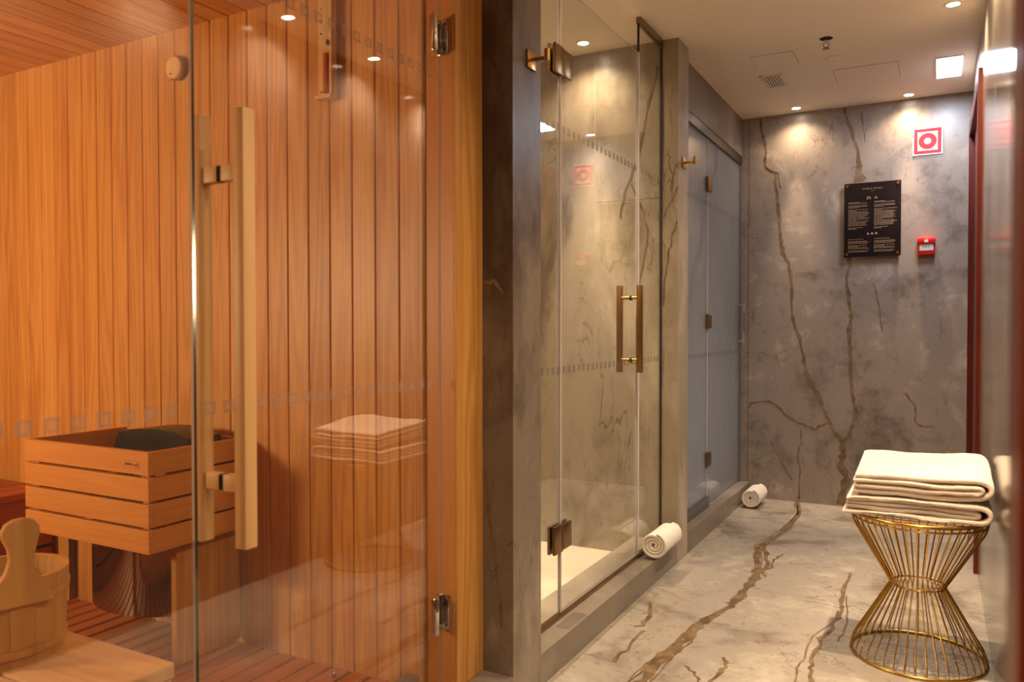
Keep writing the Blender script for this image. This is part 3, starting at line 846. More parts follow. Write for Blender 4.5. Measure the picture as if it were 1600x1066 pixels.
# sand timer
sx0, sx1, sz0, sz1 = -1.713, -1.650, 1.86, 2.20
t = thing('sand_timer', 'wooden wall sand timer with orange sand', 'sand timer', (-1.70, 1.908, sz0))
part('back_board', MB().rbox(sx0, sx1, 1.892, 1.908, sz0, sz1, 0.002), M['handle_z'], t)
part('side_rail', MB().rbox(sx1 - 0.010, sx1, 1.882, 1.892, sz0 + 0.012, sz1, 0.002), M['handle_z'], t)
part('end_block', MB().rbox(sx0, sx1, 1.876, 1.892, sz0, sz0 + 0.012, 0.002), M['handle_z'], t)
part('glass_tube', MB().lathe([(0.0, sz0 + 0.014), (0.0085, sz0 + 0.016), (0.0085, 2.018), (0.002, 2.03), (0.0085, 2.042), (0.0085, 2.185), (0, 2.19)], (-1.676, 1.883, 0), 14), M['glass'], t, 40)
part('sand', MB().lathe([(0.0, sz0 + 0.017), (0.0078, sz0 + 0.018), (0.0078, 2.0), (0.0, 2.002)], (-1.676, 1.883, 0), 14), M['sand'], t, 40)
part('clamp', MB().rbox(-1.662, -1.662, 1.872, 1.893, 2.022, 2.038, 0.005), M['bronze'], t, 40)
mk = MB()
for (xc, zc, ww, hh) in ((-1.700, 1.885, 0.012, 0.003), (-1.662, 1.918, 0.004, 0.006), (-1.662, 1.953, 0.007, 0.006), (-1.662, 1.99, 0.007, 0.006), (-1.700, 2.066, 0.008, 0.006), (-1.700, 2.105, 0.008, 0.006), (-1.700, 2.143, 0.004, 0.006), (-1.664, 2.175, 0.012, 0.003)):
    part('scale_mark', MB().box(xc - ww / 2, xc + ww / 2, 1.8914, 1.892, zc - hh / 2, zc + hh / 2), M['ink'], t)

# bench with bucket, close to the glass
B = thing('sauna_bench', 'low pale wooden bench behind the glass carrying the bucket', 'bench', (-1.95, 0.9, SZ))
part('seat_board', MB().rbox(-2.55, -1.455, 0.935, 1.145, 0.385, 0.42, 0.004), M['pine_bench'], B)
part('seat_board', MB().rbox(-2.55, -1.455, 0.715, 0.928, 0.385, 0.42, 0.004), M['pine_bench'], B)
part('seat_board', MB().rbox(-2.55, -1.455, 0.50, 0.708, 0.385, 0.42, 0.004), M['pine_bench'], B)
part('apron', MB().rbox(-1.478, -1.458, 0.505, 1.14, 0.30, 0.384, 0.003), M['pine_bench'], B)
part('apron', MB().rbox(-2.53, -1.48, 1.115, 1.135, 0.30, 0.384, 0.003), M['pine_bench'], B)
for lx in (-2.5, -1.52):
    for ly in (0.54, 1.08):
        part('leg', MB().rbox(lx - 0.025, lx + 0.025, ly - 0.025, ly + 0.025, SZ, 0.30, 0.003), M['pine_bench'], B)
# long bench along the left wall
B2 = thing('sauna_bench', 'long wall bench behind the heater with a slatted front', 'bench', (-3.4, 0.6, SZ))
for k in range(6):
    xa = -3.135 - k * 0.098
    part('seat_slat', MB().rbox(xa - 0.09, xa, -0.58, 1.905, 0.475, 0.503, 0.003), M['pine_bench_y'], B2)
for k, (za, zb) in enumerate(((0.385, 0.472), (0.277, 0.368), (0.17, 0.262), (SZ + 0.004, 0.156))):
    part('front_slat', MB().rbox(-3.17, -3.15, -0.58, 1.905, za, zb, 0.003), M['pine_bench_y'], B2)
part('dark_fill', MB().box(-3.70, -3.18, -0.5, 1.9, SZ, 0.474), M['dark'], B2)  # dark block standing in for the shade behind the front slats

# wooden bucket
bx, by, bz = -1.845, 1.0, 0.42
K = thing('sauna_bucket', 'wooden sauna bucket with a tall carved stave handle', 'bucket', (bx, by, bz))
nst = 16
for k in range(nst):
    a0 = 2 * math.pi * (k + 0.008) / nst; a1 = 2 * math.pi * (k + 0.992) / nst
    mb = MB()
    prof = [(0.122, 0.0), (0.132, 0.185), (0.118, 0.185), (0.106, 0.0)]
    vv = []
    for a in (a0, (a0 + a1) / 2, a1):
        for r_, h_ in prof:
            vv.append((bx + r_ * math.cos(a), by + r_ * math.sin(a), bz + h_))
    fsx = []
    for i in (0, 1):
        for j in range(4):
            fsx.append((i * 4 + j, i * 4 + (j + 1) % 4, i * 4 + 4 + (j + 1) % 4, i * 4 + 4 + j))
    fsx += [(0, 3, 2, 1), (8, 9, 10, 11)]
    mb.add(vv, fsx)
    part('stave', mb, M['bucket'], K)
part('base', MB().lathe([(0, 0.435), (0.112, 0.435), (0.112, 0.445), (0, 0.445)], (bx, by, 0), 24), M['bucket'], K)
for zb in (0.135, 0.02):
    r_ = 0.1225 + 0.01 * zb / 0.185
    part('band', MB().lathe([(r_, bz + zb), (r_ + 0.003, bz + zb), (r_ + 0.004, bz + zb + 0.016), (r_ + 0.001, bz + zb + 0.016)], (bx, by, 0), 40), M['bucket'], K, 40)
hdir = Vector((0.95, -0.22, 0)).normalized()       # towards the viewer
side = Vector((-hdir.y, hdir.x, 0))
outl = [(-0.060, -0.05), (-0.046, 0.0), (-0.030, 0.022), (-0.022, 0.048), (-0.024, 0.072), (-0.034, 0.095), (-0.036, 0.112), (-0.029, 0.126), (-0.014, 0.134), (0.006, 0.136), (0.024, 0.131), (0.034, 0.118), (0.036, 0.102), (0.031, 0.085), (0.026, 0.062), (0.024, 0.038), (0.030, 0.015), (0.044, -0.005), (0.064, -0.05)]
mb = MB()
c0 = Vector((bx, by, bz + 0.185)) + hdir * 0.126
n_ = len(outl)
vv = []
for d_ in (-0.009, 0.009):
    for u_, v_ in outl:
        vv.append(c0 + side * u_ + Vector((0, 0, v_)) + hdir * d_)
mb.add(vv, [tuple(range(n_))[::-1], tuple(range(n_, 2 * n_))] + [(i, (i + 1) % n_, n_ + (i + 1) % n_, n_ + i) for i in range(n_)])
part('stave_handle', mb, M['bucket'], K, 40)

# ------------------------------------------------------------------ shower glass
def glass_hinge(parent, X, y0, y1, z0, z1, mat, th=0.011):
    ym = (y0 + y1) / 2
    h = part('hinge', MB().rbox(X + 0.0045, X + 0.0045 + th, y0, ym - 0.0015, z0, z1, 0.0015), mat, parent, 40)
    part('hinge_plate', MB().rbox(X + 0.0045, X + 0.0045 + th, ym + 0.0015, y1, z0 + 0.004, z1 - 0.004, 0.0015), mat, h, 40)
    part('hinge_plate', MB().rbox(X - 0.0045 - th, X - 0.0045, y0, y1, z0, z1, 0.0015), mat, h, 40)
    part('pin', MB().tube([(X + 0.014, ym, z0 + 0.012), (X + 0.014, ym, z1 - 0.012)], 0.004, 10), mat, h, 40)
    return h
w2 = sroot('window_2', 'narrow fixed shower glass panel beside the near pillar', (WG, 2.39, 0.104))
pane(w2, WG, 2.231, 2.550, 0.112, 2.52, M['glass'], edge='edge_light')
squares(w2, SQS, WG + 0.0046, 2.24, 2.552, 0.995, 0.045, 2.265)
squares(w2, SQS, WG + 0.0046, 2.24, 2.552, 1.856, 0.045, 2.265)
d2 = sroot('door_2', 'clear glass shower door with brass hinges and bar handle', (WG, 2.97, 0.104))
pane(d2, WG, 2.558, 3.378, 0.122, 2.375, M['glass'], edge='edge_light')
squares(d2, SQS, WG + 0.0046, 2.56, 3.378, 0.995, 0.045, 2.265)
squares(d2, SQS, WG + 0.0046, 2.56, 3.378, 1.856, 0.045, 2.265)
part('edge_seal', MB().box(WG - 0.006, WG + 0.006, 2.551, 2.5575, 0.122, 2.52), M['seal'], w2)
part('edge_seal', MB().box(WG - 0.007, WG + 0.007, 3.3785, 3.39, 0.122, 2.375), M['seal'], d2)
glass_hinge(d2, WG, 2.487, 2.630, 2.040, 2.140, M['bronze'])
glass_hinge(d2, WG, 2.483, 2.627, 0.345, 0.445, M['bronze'])
for xa in (-1.158, -1.251):
    part('handle_bar', MB().rbox(xa, xa + 0.023, 3.288, 3.313, 0.948, 1.332, 0.0015), M['brass'], d2, 40)
for zc in (1.277, 1.003):
    part('handle_post', MB().tube([(-1.157, 3.3005, zc), (WG + 0.006, 3.3005, zc)], 0.0085, 14), M['brass'], d2, 40)
    part('handle_post', MB().tube([(WG - 0.006, 3.3005, zc), (-1.229, 3.3005, zc)], 0.0085, 14), M['brass'], d2, 40)
    part('washer', MB().tube([(WG - 0.006, 3.3005, zc), (WG + 0.006, 3.3005, zc)], 0.011, 14), M['rubber'], d2, 40)
w3 = sroot('window_3', 'fixed shower glass panel butting the far pillar under a brass rail', (WG, 3.56, 0.104))
pane(w3, WG, 3.393, 3.722, 0.112, 2.52, M['glass'], edge='edge_light')
squares(w3, SQS, WG + 0.0046, 3.395, 3.715, 0.995, 0.045, 2.265)
squares(w3, SQS, WG + 0.0046, 3.395, 3.715, 1.856, 0.045, 2.265)
part('top_rail', MB().rbox(WG - 0.011, WG + 0.011, 3.39, 3.724, 2.509, 2.539, 0.002), M['bronze'], w3)
part('edge_gasket', MB().box(WG - 0.006, WG + 0.006, 3.7205, 3.7245, 0.112, 2.51), M['rubber'], w3)
part('edge_gasket', MB().box(WG - 0.005, WG + 0.005, 3.390, 3.3925, 2.385, 2.51), M['rubber'], w3)
part('bottom_channel', MB().rbox(WG - 0.010, WG + 0.010, 2.232, 3.724, 0.1045, 0.121, 0.002), M['bronze'], w3)

# ------------------------------------------------------------------ steam room glass
w4 = sroot('window_4', 'fixed fogged glass panel of the steam room', (TG, 4.2, 0.104))
pane(w4, TG, 3.905, 4.549, 0.12, 2.25, M['glass_fog'], edge='edge_light')
part('bottom_channel', MB().rbox(TG - 0.016, TG + 0.020, 3.905, 4.549, 0.1045, 0.162, 0.003), M['alu'], w4)
part('header_rail', MB().rbox(TG - 0.02, -1.1575, 3.905, 5.398, 2.236, 2.289, 0.003), M['steel'], w4)
d3 = sroot('door_3', 'fogged glass steam room door with a slim chrome handle', (TG, 5.0, 0.104))
pane(d3, TG, 4.558, 5.372, 0.113, 2.235, M['glass_fog'], edge='edge_light')
part('edge_seal', MB().box(TG - 0.006, TG + 0.006, 4.5495, 4.5575, 0.12, 2.236), M['seal'], d3)
part('edge_profile', MB().rbox(TG - 0.012, TG + 0.012, 5.373, 5.398, 0.105, 2.236, 0.002), M['alu'], d3)
for zc in (1.972, 1.180, 0.378):
    glass_hinge(d3, TG, 4.515, 4.60, zc - 0.042, zc + 0.042, M['bronze'], 0.014)
for xa in (-1.130, -1.236):
    part('handle_bar', MB().rbox(xa, xa + 0.014, 5.293, 5.307, 1.045, 1.305, 0.002), M['chrome'], d3, 40)
for zc in (1.295, 1.055):
    part('handle_post', MB().tube([(-1.229, 5.30, zc), (-1.123, 5.30, zc)], 0.006, 12), M['chrome'], d3, 40)
mb = MB()
for y0_, y1_ in ((3.93, 4.54), (4.57, 5.36)):
    y = y0_
    while y < y1_:
        for zc in (0.985, 1.862):
            X_ = TG + 0.0046
            mb.add([(X_, y, zc - 0.013), (X_, y + 0.026, zc - 0.013), (X_, y + 0.026, zc + 0.013), (X_, y, zc + 0.013)], [(0, 1, 2, 3)])
        y += 0.045
o = part('frosted_band', mb, frost('frosted print steam', lin(130, 130, 134), 0.4), d3)
o['kind'] = 'stuff'

# ------------------------------------------------------------------ right-hand wooden door and the near post
D4 = sroot('door_4', 'dark red wooden door set in the right wall', (RX, 4.8, 0))
part('door_leaf', MB().rbox(RX + 0.012, RX + 0.05, 4.285, 5.335, 0.006, 2.262, 0.003), M['mahog_dark'], D4)
part('door_frame', MB().rbox(RX - 0.016, 0.34, 4.212, 4.282, 0, 2.338, 0.003), M['mahog_dark'], D4)
part('door_frame', MB().rbox(RX - 0.016, 0.34, 5.338, 5.399, 0, 2.338, 0.003), M['mahog_dark'], D4)
part('door_head', MB().rbox(RX - 0.016, 0.34, 4.282, 5.338, 2.265, 2.338, 0.003), M['mahog_dark'], D4)
for zc in (2.0, 1.2, 0.3):
    part('hinge', MB().tube([(RX + 0.006, 4.288, zc - 0.045), (RX + 0.006, 4.288, zc + 0.045)], 0.006, 10), M['brass'], D4, 40)
struct('wall_right_above_door', MB().box(RX, 0.35, 4.21, FARY, 2.338, CEIL), M['stone_right'], 'polished stone above the red wooden door')
struct('trim_5', MB().rbox(0.0415, 0.30, 0.52, 0.60, 0, CEIL, 0.004), M['mahog'], 'near dark red wooden door post at the right edge')

# ------------------------------------------------------------------ hooks
def hook(y, z, label):
    t = thing('robe_hook', label, 'hook', (KX, y, z), 'brass robe hooks')
    part('plate', MB().rbox(KX, KX + 0.007, y - 0.0275, y + 0.0275, z - 0.0275, z + 0.0275, 0.001), M['brass'], t, 40)
    part('arm', MB().tube([(KX + 0.006, y, z), (KX + 0.058, y, z)], 0.006, 14), M['brass'], t, 40)
    part('peg', MB().tube([(KX + 0.058, y, z - 0.010), (KX + 0.058, y, z + 0.026)], 0.009, 16), M['brass'], t, 40)
hook(2.158, 1.966, 'square brass robe hook on the near stone pillar')
hook(3.815, 1.955, 'square brass robe hook on the far stone pillar')

# ------------------------------------------------------------------ end wall: plaque, sign, call point
def screw_stand(parent, x, z, y):
    part('standoff', MB().lathe([(0, y - 0.006), (0.008, y - 0.006), (0.0095, y - 0.003), (0.0095, y)], (x, 0, z), 16, 'y'), M['gold'], parent, 40)
    part('spacer', MB().tube([(x, y + 0.006, z), (x, FARY, z)], 0.006, 10), M['gold'], parent, 40)
px0, px1, pz0, pz1 = -0.519, -0.197, 1.586, 2.047
py = FARY - 0.030
t = thing('rules_plaque', 'black rules plaque with bronze lettering on the end wall', 'plaque', (-0.358, FARY, 1.586))
part('plate', MB().rbox(px0, px1, py, py + 0.006, pz0, pz1, 0.0008), M['plaque'], t)
for sx_ in (px0 + 0.017, px1 - 0.017):
    for sz_ in (pz0 + 0.017, pz1 - 0.017):
        screw_stand(t, sx_, sz_, py)
def text_mesh(name, s_, size, x, z, y, mat, parent, align='CENTER', bold=0.0):
    cu = bpy.data.curves.new(name, 'FONT')
    cu.body = s_; cu.size = size; cu.align_x = align; cu.offset = bold; cu.space_character = 1.15
    ob = bpy.data.objects.new(name, cu)
    COL.objects.link(ob)
    dg = bpy.context.evaluated_depsgraph_get()
    me = bpy.data.meshes.new_from_object(ob.evaluated_get(dg))
    bpy.data.objects.remove(ob)
    me.materials.clear(); me.materials.append(mat)
    off = Vector((x, y, z)) - parent.location
    return link(name, me, parent, off, (R(90), 0, 0))
text_mesh('heading', 'WINE & BOOKS', 0.0145, -0.358, 2.003, py - 0.0006, M['print'], t)
text_mesh('subheading', 'HOTELS', 0.006, -0.358, 1.991, py - 0.0006, M['print'], t)
rnd = random.Random(3)
lines = MB()
def text_line(x0, x1, z, h):
    xx = x0
    while xx < x1 - 0.004:
        wd = min(rnd.uniform(0.006, 0.02), x1 - xx)
        lines.add([(xx, py - 0.0006, z), (xx + wd, py - 0.0006, z), (xx + wd, py - 0.0006, z + h), (xx, py - 0.0006, z + h)], [(0, 1, 2, 3)])
        xx += wd + 0.0028
for (cx0, cx1) in ((px0 + 0.024, px0 + 0.148), (px0 + 0.172, px0 + 0.300)):
    z = 1.925
    for k, wf_ in enumerate((0.55, 0.97, 0, 0.95, 0.98, 0.5, 0, 0.98, 0.4, 0.9, 0.98, 0.98, 0.95, 0.98, 0.85, 0.98, 0.9, 0.4, 0.98, 0.98, 0.9, 0.85, 0.9, 0, 0.75, 0.4)):
        if wf_:
            f_ = wf_ * rnd.uniform(0.88, 1.02)
            text_line(cx0, cx0 + (cx1 - cx0) * min(1, f_), z, 0.0032 if k < 2 else 0.0026)
        z -= 0.0066
    z = 1.695
    for k, wf_ in enumerate((0.75, 0, 0.95, 0.98, 0.9, 0, 0.98, 0.5, 0.9, 0.98, 0, 0.98, 0.9)):
        if wf_:
            text_line(cx0, cx0 + (cx1 - cx0) * min(1, wf_ * rnd.uniform(0.9, 1.02)), z, 0.0027)
        z -= 0.0066
o = part('text_lines', lines, M['print'], t); o['kind'] = 'stuff'
ic = MB()
yi = py - 0.0006
def flat(poly): ic.add([(a_, yi, b_) for a_, b_ in poly], [tuple(range(len(poly)))])
cx, cz = -0.378, 1.950
flat([(cx - 0.011, cz - 0.009), (cx - 0.004, cz - 0.009), (cx - 0.004, cz), (cx, cz + 0.004), (cx + 0.004, cz), (cx + 0.004, cz + 0.008), (cx - 0.004, cz + 0.010), (cx - 0.011, cz + 0.002)])
flat([(cx + 0.005, cz - 0.009), (cx + 0.011, cz - 0.009), (cx + 0.011, cz + 0.003), (cx + 0.005, cz + 0.008)])
part('icon', ic, M['print'], t); ic = MB()
cx = -0.338
flat([(cx - 0.011, cz - 0.005), (cx + 0.011, cz - 0.005), (cx + 0.009, cz), (cx - 0.009, cz)])
flat([(cx - 0.004, cz + 0.001), (cx + 0.005, cz + 0.001), (cx + 0.001, cz + 0.011)])
part('icon', ic, M['print'], t)
for cx in (-0.381, -0.358, -0.335):
    part('icon', MB().disc((cx, yi, 1.728), 0.0072, 'y', 14), M['print'], t)

t = thing('fire_hose_sign', 'square white sign with a red ring in a red frame', 'sign', (-0.057, FARY, 2.188))
x0, x1, z0, z1 = -0.138, 0.024, 2.188, 2.355
part('board', MB().rbox(x0, x1, FARY - 0.006, FARY, z0, z1, 0.001), M['sign_white'], t)
fr = MB()
def ringbox(i0, i1):
    a = [(x0 + i0, z0 + i0), (x1 - i0, z0 + i0), (x1 - i0, z1 - i0), (x0 + i0, z1 - i0)]
    b = [(x0 + i1, z0 + i1), (x1 - i1, z0 + i1), (x1 - i1, z1 - i1), (x0 + i1, z1 - i1)]
    y = FARY - 0.0066
    fr.add([(u_, y, v_) for u_, v_ in a + b], [(i, (i + 1) % 4, 4 + (i + 1) % 4, 4 + i) for i in range(4)])
ringbox(0.008, 0.027)
part('red_frame', fr, M['sign_red'], t)
part('red_ring', MB().lathe([(0.019, FARY - 0.0066), (0.049, FARY - 0.0066)], ((x0 + x1) / 2, 0, (z0 + z1) / 2), 40, 'y'), M['sign_red'], t)
for sx_ in (x0 + 0.006, x1 - 0.006):
    part('screw', MB().disc((sx_, FARY - 0.0066, z1 - 0.007), 0.0022, 'y', 10), M['ink'], t)

t = thing('fire_call_point', 'small red fire alarm call point with a white panel', 'alarm', (-0.059, FARY, 1.582))
x0, x1, z0, z1 = -0.106, -0.012, 1.583, 1.684
part('body', MB().rbox(x0, x1, FARY - 0.038, FARY, z0, z1 - 0.034, 0.006), M['red'], t, 40)
part('hood', MB().rbox(x0 - 0.002, x1 + 0.002, FARY - 0.050, FARY, z1 - 0.036, z1, 0.006), M['red'], t, 40)
part('label_panel', MB().rbox(x0 + 0.011, x1 - 0.009, FARY - 0.0405, FARY - 0.037, z0 + 0.024, z1 - 0.037, 0.001), M['sign_white'], t)
mk = MB()
ym = FARY - 0.0412; zc = z0 + 0.047; xc = (x0 + x1) / 2
mk.disc((xc, ym, zc), 0.0038, 'y', 14)
mk.add([(xc - 0.021, ym, zc - 0.0015), (xc - 0.014, ym, zc - 0.0015), (xc - 0.014, ym, zc - 0.004), (xc - 0.009, ym, zc), (xc - 0.014, ym, zc + 0.004), (xc - 0.014, ym, zc + 0.0015), (xc - 0.021, ym, zc + 0.0015)], [tuple(range(7))])
mk.add([(xc + 0.021, ym, zc - 0.0015), (xc + 0.014, ym, zc - 0.0015), (xc + 0.014, ym, zc - 0.004), (xc + 0.009, ym, zc), (xc + 0.014, ym, zc + 0.004), (xc + 0.014, ym, zc + 0.0015), (xc + 0.021, ym, zc + 0.0015)], [tuple(range(7))])
part('arrows', mk, M['ink'], t)
mk = MB(); ym = FARY - 0.0506; zc = z1 - 0.018
mk.add([(xc - 0.010, ym, zc - 0.009), (xc + 0.009, ym, zc - 0.009), (xc + 0.010, ym, zc + 0.001), (xc + 0.003, ym, zc + 0.009), (xc - 0.001, ym, zc + 0.003), (xc - 0.006, ym, zc + 0.009), (xc - 0.010, ym, zc + 0.003)], [tuple(range(7))])
part('flame_symbol', mk, M['sign_white'], t)

# ------------------------------------------------------------------ ceiling fittings
t = thing('sprinkler', 'fire sprinkler head with a dark rose in the ceiling', 'sprinkler', (-0.48, 4.08, CEIL))
part('rose', MB().lathe([(0.0, CEIL - 0.0008), (0.030, CEIL - 0.0008), (0.031, CEIL + 0.0005)], (-0.48, 4.08, 0), 28), M['dark'], t)
part('stem', MB().tube([(-0.48, 4.08, CEIL), (-0.48, 4.08, CEIL - 0.022)], 0.007, 12), M['chrome'], t, 40)
part('frame_arm', MB().tube([(-0.490, 4.08, CEIL - 0.02), (-0.493, 4.08, CEIL - 0.034), (-0.482, 4.08, CEIL - 0.046)], 0.002, 8), M['body_brass'], t, 40)
part('frame_arm', MB().tube([(-0.470, 4.08, CEIL - 0.02), (-0.467, 4.08, CEIL - 0.034), (-0.478, 4.08, CEIL - 0.046)], 0.002, 8), M['body_brass'], t, 40)
part('deflector', MB().lathe([(0, CEIL - 0.046), (0.015, CEIL - 0.047), (0.016, CEIL - 0.050), (0, CEIL - 0.051)], (-0.48, 4.08, 0), 20), M['body_brass'], t, 40)
t = thing('ceiling_speaker', 'flat round white disc cover on the corridor ceiling', 'speaker', (-0.475, 4.395, CEIL))
part('rim', MB().lathe([(0.047, CEIL), (0.047, CEIL - 0.004), (0.043, CEIL - 0.006), (0.041, CEIL - 0.004)], (-0.475, 4.395, 0), 36), M['plaster'], t, 40)
part('cover', MB().lathe([(0.041, CEIL - 0.004), (0.03, CEIL - 0.008), (0.0, CEIL - 0.009)], (-0.475, 4.395, 0), 36), M['plaster'], t, 40)
t = thing('air_vent', 'small square slatted air vent in the corridor ceiling', 'vent', (-0.82, 4.64, CEIL))
vx0, vx1, vy0, vy1 = -0.878, -0.762, 4.515, 4.765
part('frame', MB().box(vx0, vx1, vy0, vy0 + 0.012, CEIL - 0.004, CEIL).box(vx0, vx1, vy1 - 0.012, vy1, CEIL - 0.004, CEIL).box(vx0, vx0 + 0.010, vy0, vy1, CEIL - 0.004, CEIL).box(vx1 - 0.010, vx1, vy0, vy1, CEIL - 0.004, CEIL), M['plaster'], t)
part('throat', MB().box(vx0 + 0.01, vx1 - 0.01, vy0 + 0.012, vy1 - 0.012, CEIL - 0.001, CEIL), M['vent_dark'], t)
for k in range(7):
    xs = vx0 + 0.010 + (vx1 - vx0 - 0.02) * (k + 0.5) / 7
    part('louvre', MB().box(xs - 0.0038, xs + 0.0038, vy0 + 0.012, vy1 - 0.012, CEIL - 0.004, CEIL - 0.0012), M['plaster'], t)
def hatch(x0, x1, y0, y1, label):
    t = thing('access_hatch', label, 'hatch', ((x0 + x1) / 2, (y0 + y1) / 2, CEIL), 'flush ceiling access hatches')
    part('shadow_gap', MB().box(x0, x1, y0, y1, CEIL - 0.0006, CEIL), M['vent_dark'], t)
    part('panel', MB().box(x0 + 0.0017, x1 - 0.0017, y0 + 0.0017, y1 - 0.0017, CEIL - 0.0016, CEIL - 0.0006), M['plaster'], t)
hatch(-0.859, -0.650, 4.177, 4.378, 'square flush ceiling access hatch above the air vent')
hatch(-0.509, -0.189, 4.60, 4.898, 'flush ceiling access hatch between the air vent and the light panel')

# ------------------------------------------------------------------ wire stool
cx, cy = -0.052, 3.07
T = thing('wire_stool', 'gold wire hourglass stool carrying folded towels', 'stool', (cx, cy, 0))
RB, RW, RT, HT, HW = 0.212, 0.088, 0.214, 0.50, 0.252
def ring(r, z, n=64): return [(cx + r * math.cos(2 * math.pi * k / n), cy + r * math.sin(2 * math.pi * k / n), z) for k in range(n)]
part('base_ring', MB().tube(ring(RB, 0.005), 0.005, 8, True), M['gold'], T, 60)
part('waist_ring', MB().tube(ring(RW - 0.002, HW, 40), 0.003, 8, True), M['gold'], T, 60)
part('top_ring', MB().tube(ring(RT, HT), 0.0065, 8, True), M['gold'], T, 60)
part('top_ring', MB().tube(ring(RT - 0.003, HT - 0.017), 0.0035, 8, True), M['gold'], T, 60)
NW = 40
for k in range(NW):
    a = 2 * math.pi * k / NW
    c_, s_ = math.cos(a), math.sin(a)
    pr = [(RB, 0.006), (RB - 0.001, 0.022), (RB - 0.008, 0.045), (RW + 0.016, HW - 0.032), (RW + 0.003, HW - 0.010), (RW, HW), (RW + 0.003, HW + 0.010), (RW + 0.016, HW + 0.032), (RT - 0.010, HT - 0.045), (RT - 0.002, HT - 0.02), (RT, HT)]
    part('wire', MB().tube([(cx + r_ * c_, cy + r_ * s_, z_) for r_, z_ in pr], 0.0026, 6), M['gold'], T, 60)
# wire grid that carries the towels
for k in range(-5, 6):
    yy = k * 0.036
    hw = math.sqrt(RT ** 2 - yy ** 2)
    part('seat_wire', MB().tube([(cx - hw, cy + yy, HT + 0.001), (cx + hw, cy + yy, HT + 0.001)], 0.0022, 6), M['gold'], T, 60)

# ------------------------------------------------------------------ towels
def ribbon(path, th, y0, y1, ny=18, seed=0, taper=0.0, amp=0.004, zf=None):
    """a thick folded cloth: path in XZ swept along Y, with rounded hem and soft waviness"""
    P = [Vector(p) for p in path]
    # resample
    Q = [P[0]]
    for i in range(len(P) - 1):
        n = max(1, int((P[i + 1] - P[i]).length / 0.012))
        for k in range(1, n + 1):
            Q.append(P[i].lerp(P[i + 1], k / n))
    # smooth
    for _ in range(2):
        Q = [Q[0]] + [(Q[i - 1] + Q[i] * 2 + Q[i + 1]) / 4 for i in range(1, len(Q) - 1)] + [Q[-1]]
    n = len(Q)
    sec = []      # closed outline
    up_, dn = [], []
    for i in range(n):
        d_ = (Q[min(i + 1, n - 1)] - Q[max(i - 1, 0)]).normalized()
        q = Vector((-d_.y, d_.x))
        e_ = min(i, n - 1 - i)
        h = th / 2 * (1 if e_ > 1 else (0.55 if e_ == 0 else 0.9))
        up_.append((Q[i] + q * h, q)); dn.append((Q[i] - q * h, -q))
    sec = up_ + dn[::-1]
    m = len(sec)
    mb = MB()
    vv = []
    ys = [y0 + (y1 - y0) * k / ny for k in range(ny + 1)]
    rows = [(y0 + 0.0, 0.55)] + [(y0 + 0.004, 0.92)] + [(y, 1.0) for y in ys[1:-1]] + [(y1 - 0.004, 0.92), (y1, 0.55)]
    for y, k_ in rows:
        for (p, q) in sec:
            mid = p - q * th / 2
            s_ = mnoise.noise(Vector((p.x * 9 + seed, y * 9, p.y * 14)))
            s2 = mnoise.noise(Vector((p.x * 45 + seed, y * 45, p.y * 60)))
            pp = mid + q * (th / 2 * k_)
            z_ = pp.y + amp * s_ + 0.0016 * s2
            if zf:
                z_ += zf(pp.x, y)
            vv.append((pp.x + 0.0025 * s_, y + 0.006 * mnoise.noise(Vector((p.x * 7, p.y * 40 + seed, 1.7))) * (1 if y < (y0 + y1) / 2 else -1), z_))
    nr = len(rows)
    fs_ = []
    for i in range(nr - 1):
        for k in range(m):
            l = (k + 1) % m
            fs_.append((i * m + k, i * m + l, (i + 1) * m + l, (i + 1) * m + k))
    h = m // 2
    for base in (0, (nr - 1) * m):
        for i in range(h - 1):
            fs_.append((base + i, base + i + 1, base + m - 2 - i, base + m - 1 - i))
    mb.add(vv, fs_)
    return mb
zb = HT + 0.011
def arc_pts(cxx, czz, r, a0, a1, n=6, sx_=1.0):
    return [(cxx + r * sx_ * math.cos(R(a0 + (a1 - a0) * k / n)), czz + r * math.sin(R(a0 + (a1 - a0) * k / n))) for k in range(n + 1)]
# lower towel: outer fold round the right-hand end, inner fold inside it
T1 = thing('folded_towel', 'cream terry towel folded at the bottom of the stool stack', 'towel', (cx, cy, zb), 'folded towels on the stool')
def squash(pts, z0, k): return [(x_, z0 + (z_ - z0) * k) for x_, z_ in pts]
lo = [(-0.278, zb + 0.012), (-0.15, zb + 0.010)] + [(0.06, zb + 0.010), (0.125, zb + 0.012)] + arc_pts(0.130, zb + 0.041, 0.030, -90, 90, 6) + [(0.06, zb + 0.072), (-0.15, zb + 0.073), (-0.266, zb + 0.068)]
part('outer_fold', ribbon(squash(lo, zb, 0.8), 0.0155, 2.893, 3.30, 22, 3.1, amp=0.0045), M['towel'], T1, 70)
li = [(-0.271, zb + 0.031), (-0.1, zb + 0.031), (0.06, zb + 0.031)] + arc_pts(0.118, zb + 0.041, 0.0095, -90, 90, 4) + [(0.07, zb + 0.051), (-0.12, zb + 0.052), (-0.268, zb + 0.049)]
part('inner_fold', ribbon(squash(li, zb, 0.8), 0.0145, 2.902, 3.295, 22, 8.4, amp=0.0045), M['towel'], T1, 70)
z2 = zb + 0.072
T2 = thing('folded_towel', 'thick cream terry towel folded on top of the stool stack', 'towel', (cx, cy, z2), 'folded towels on the stool')
def crown(x_, y_):
    return 0.024 * (y_ - 2.9) / 0.4 + 0.034 * max(0.0, (x_ - 0.0) / 0.16) ** 1.5 * max(0.0, 1 - abs(y_ - 3.16) / 0.28)
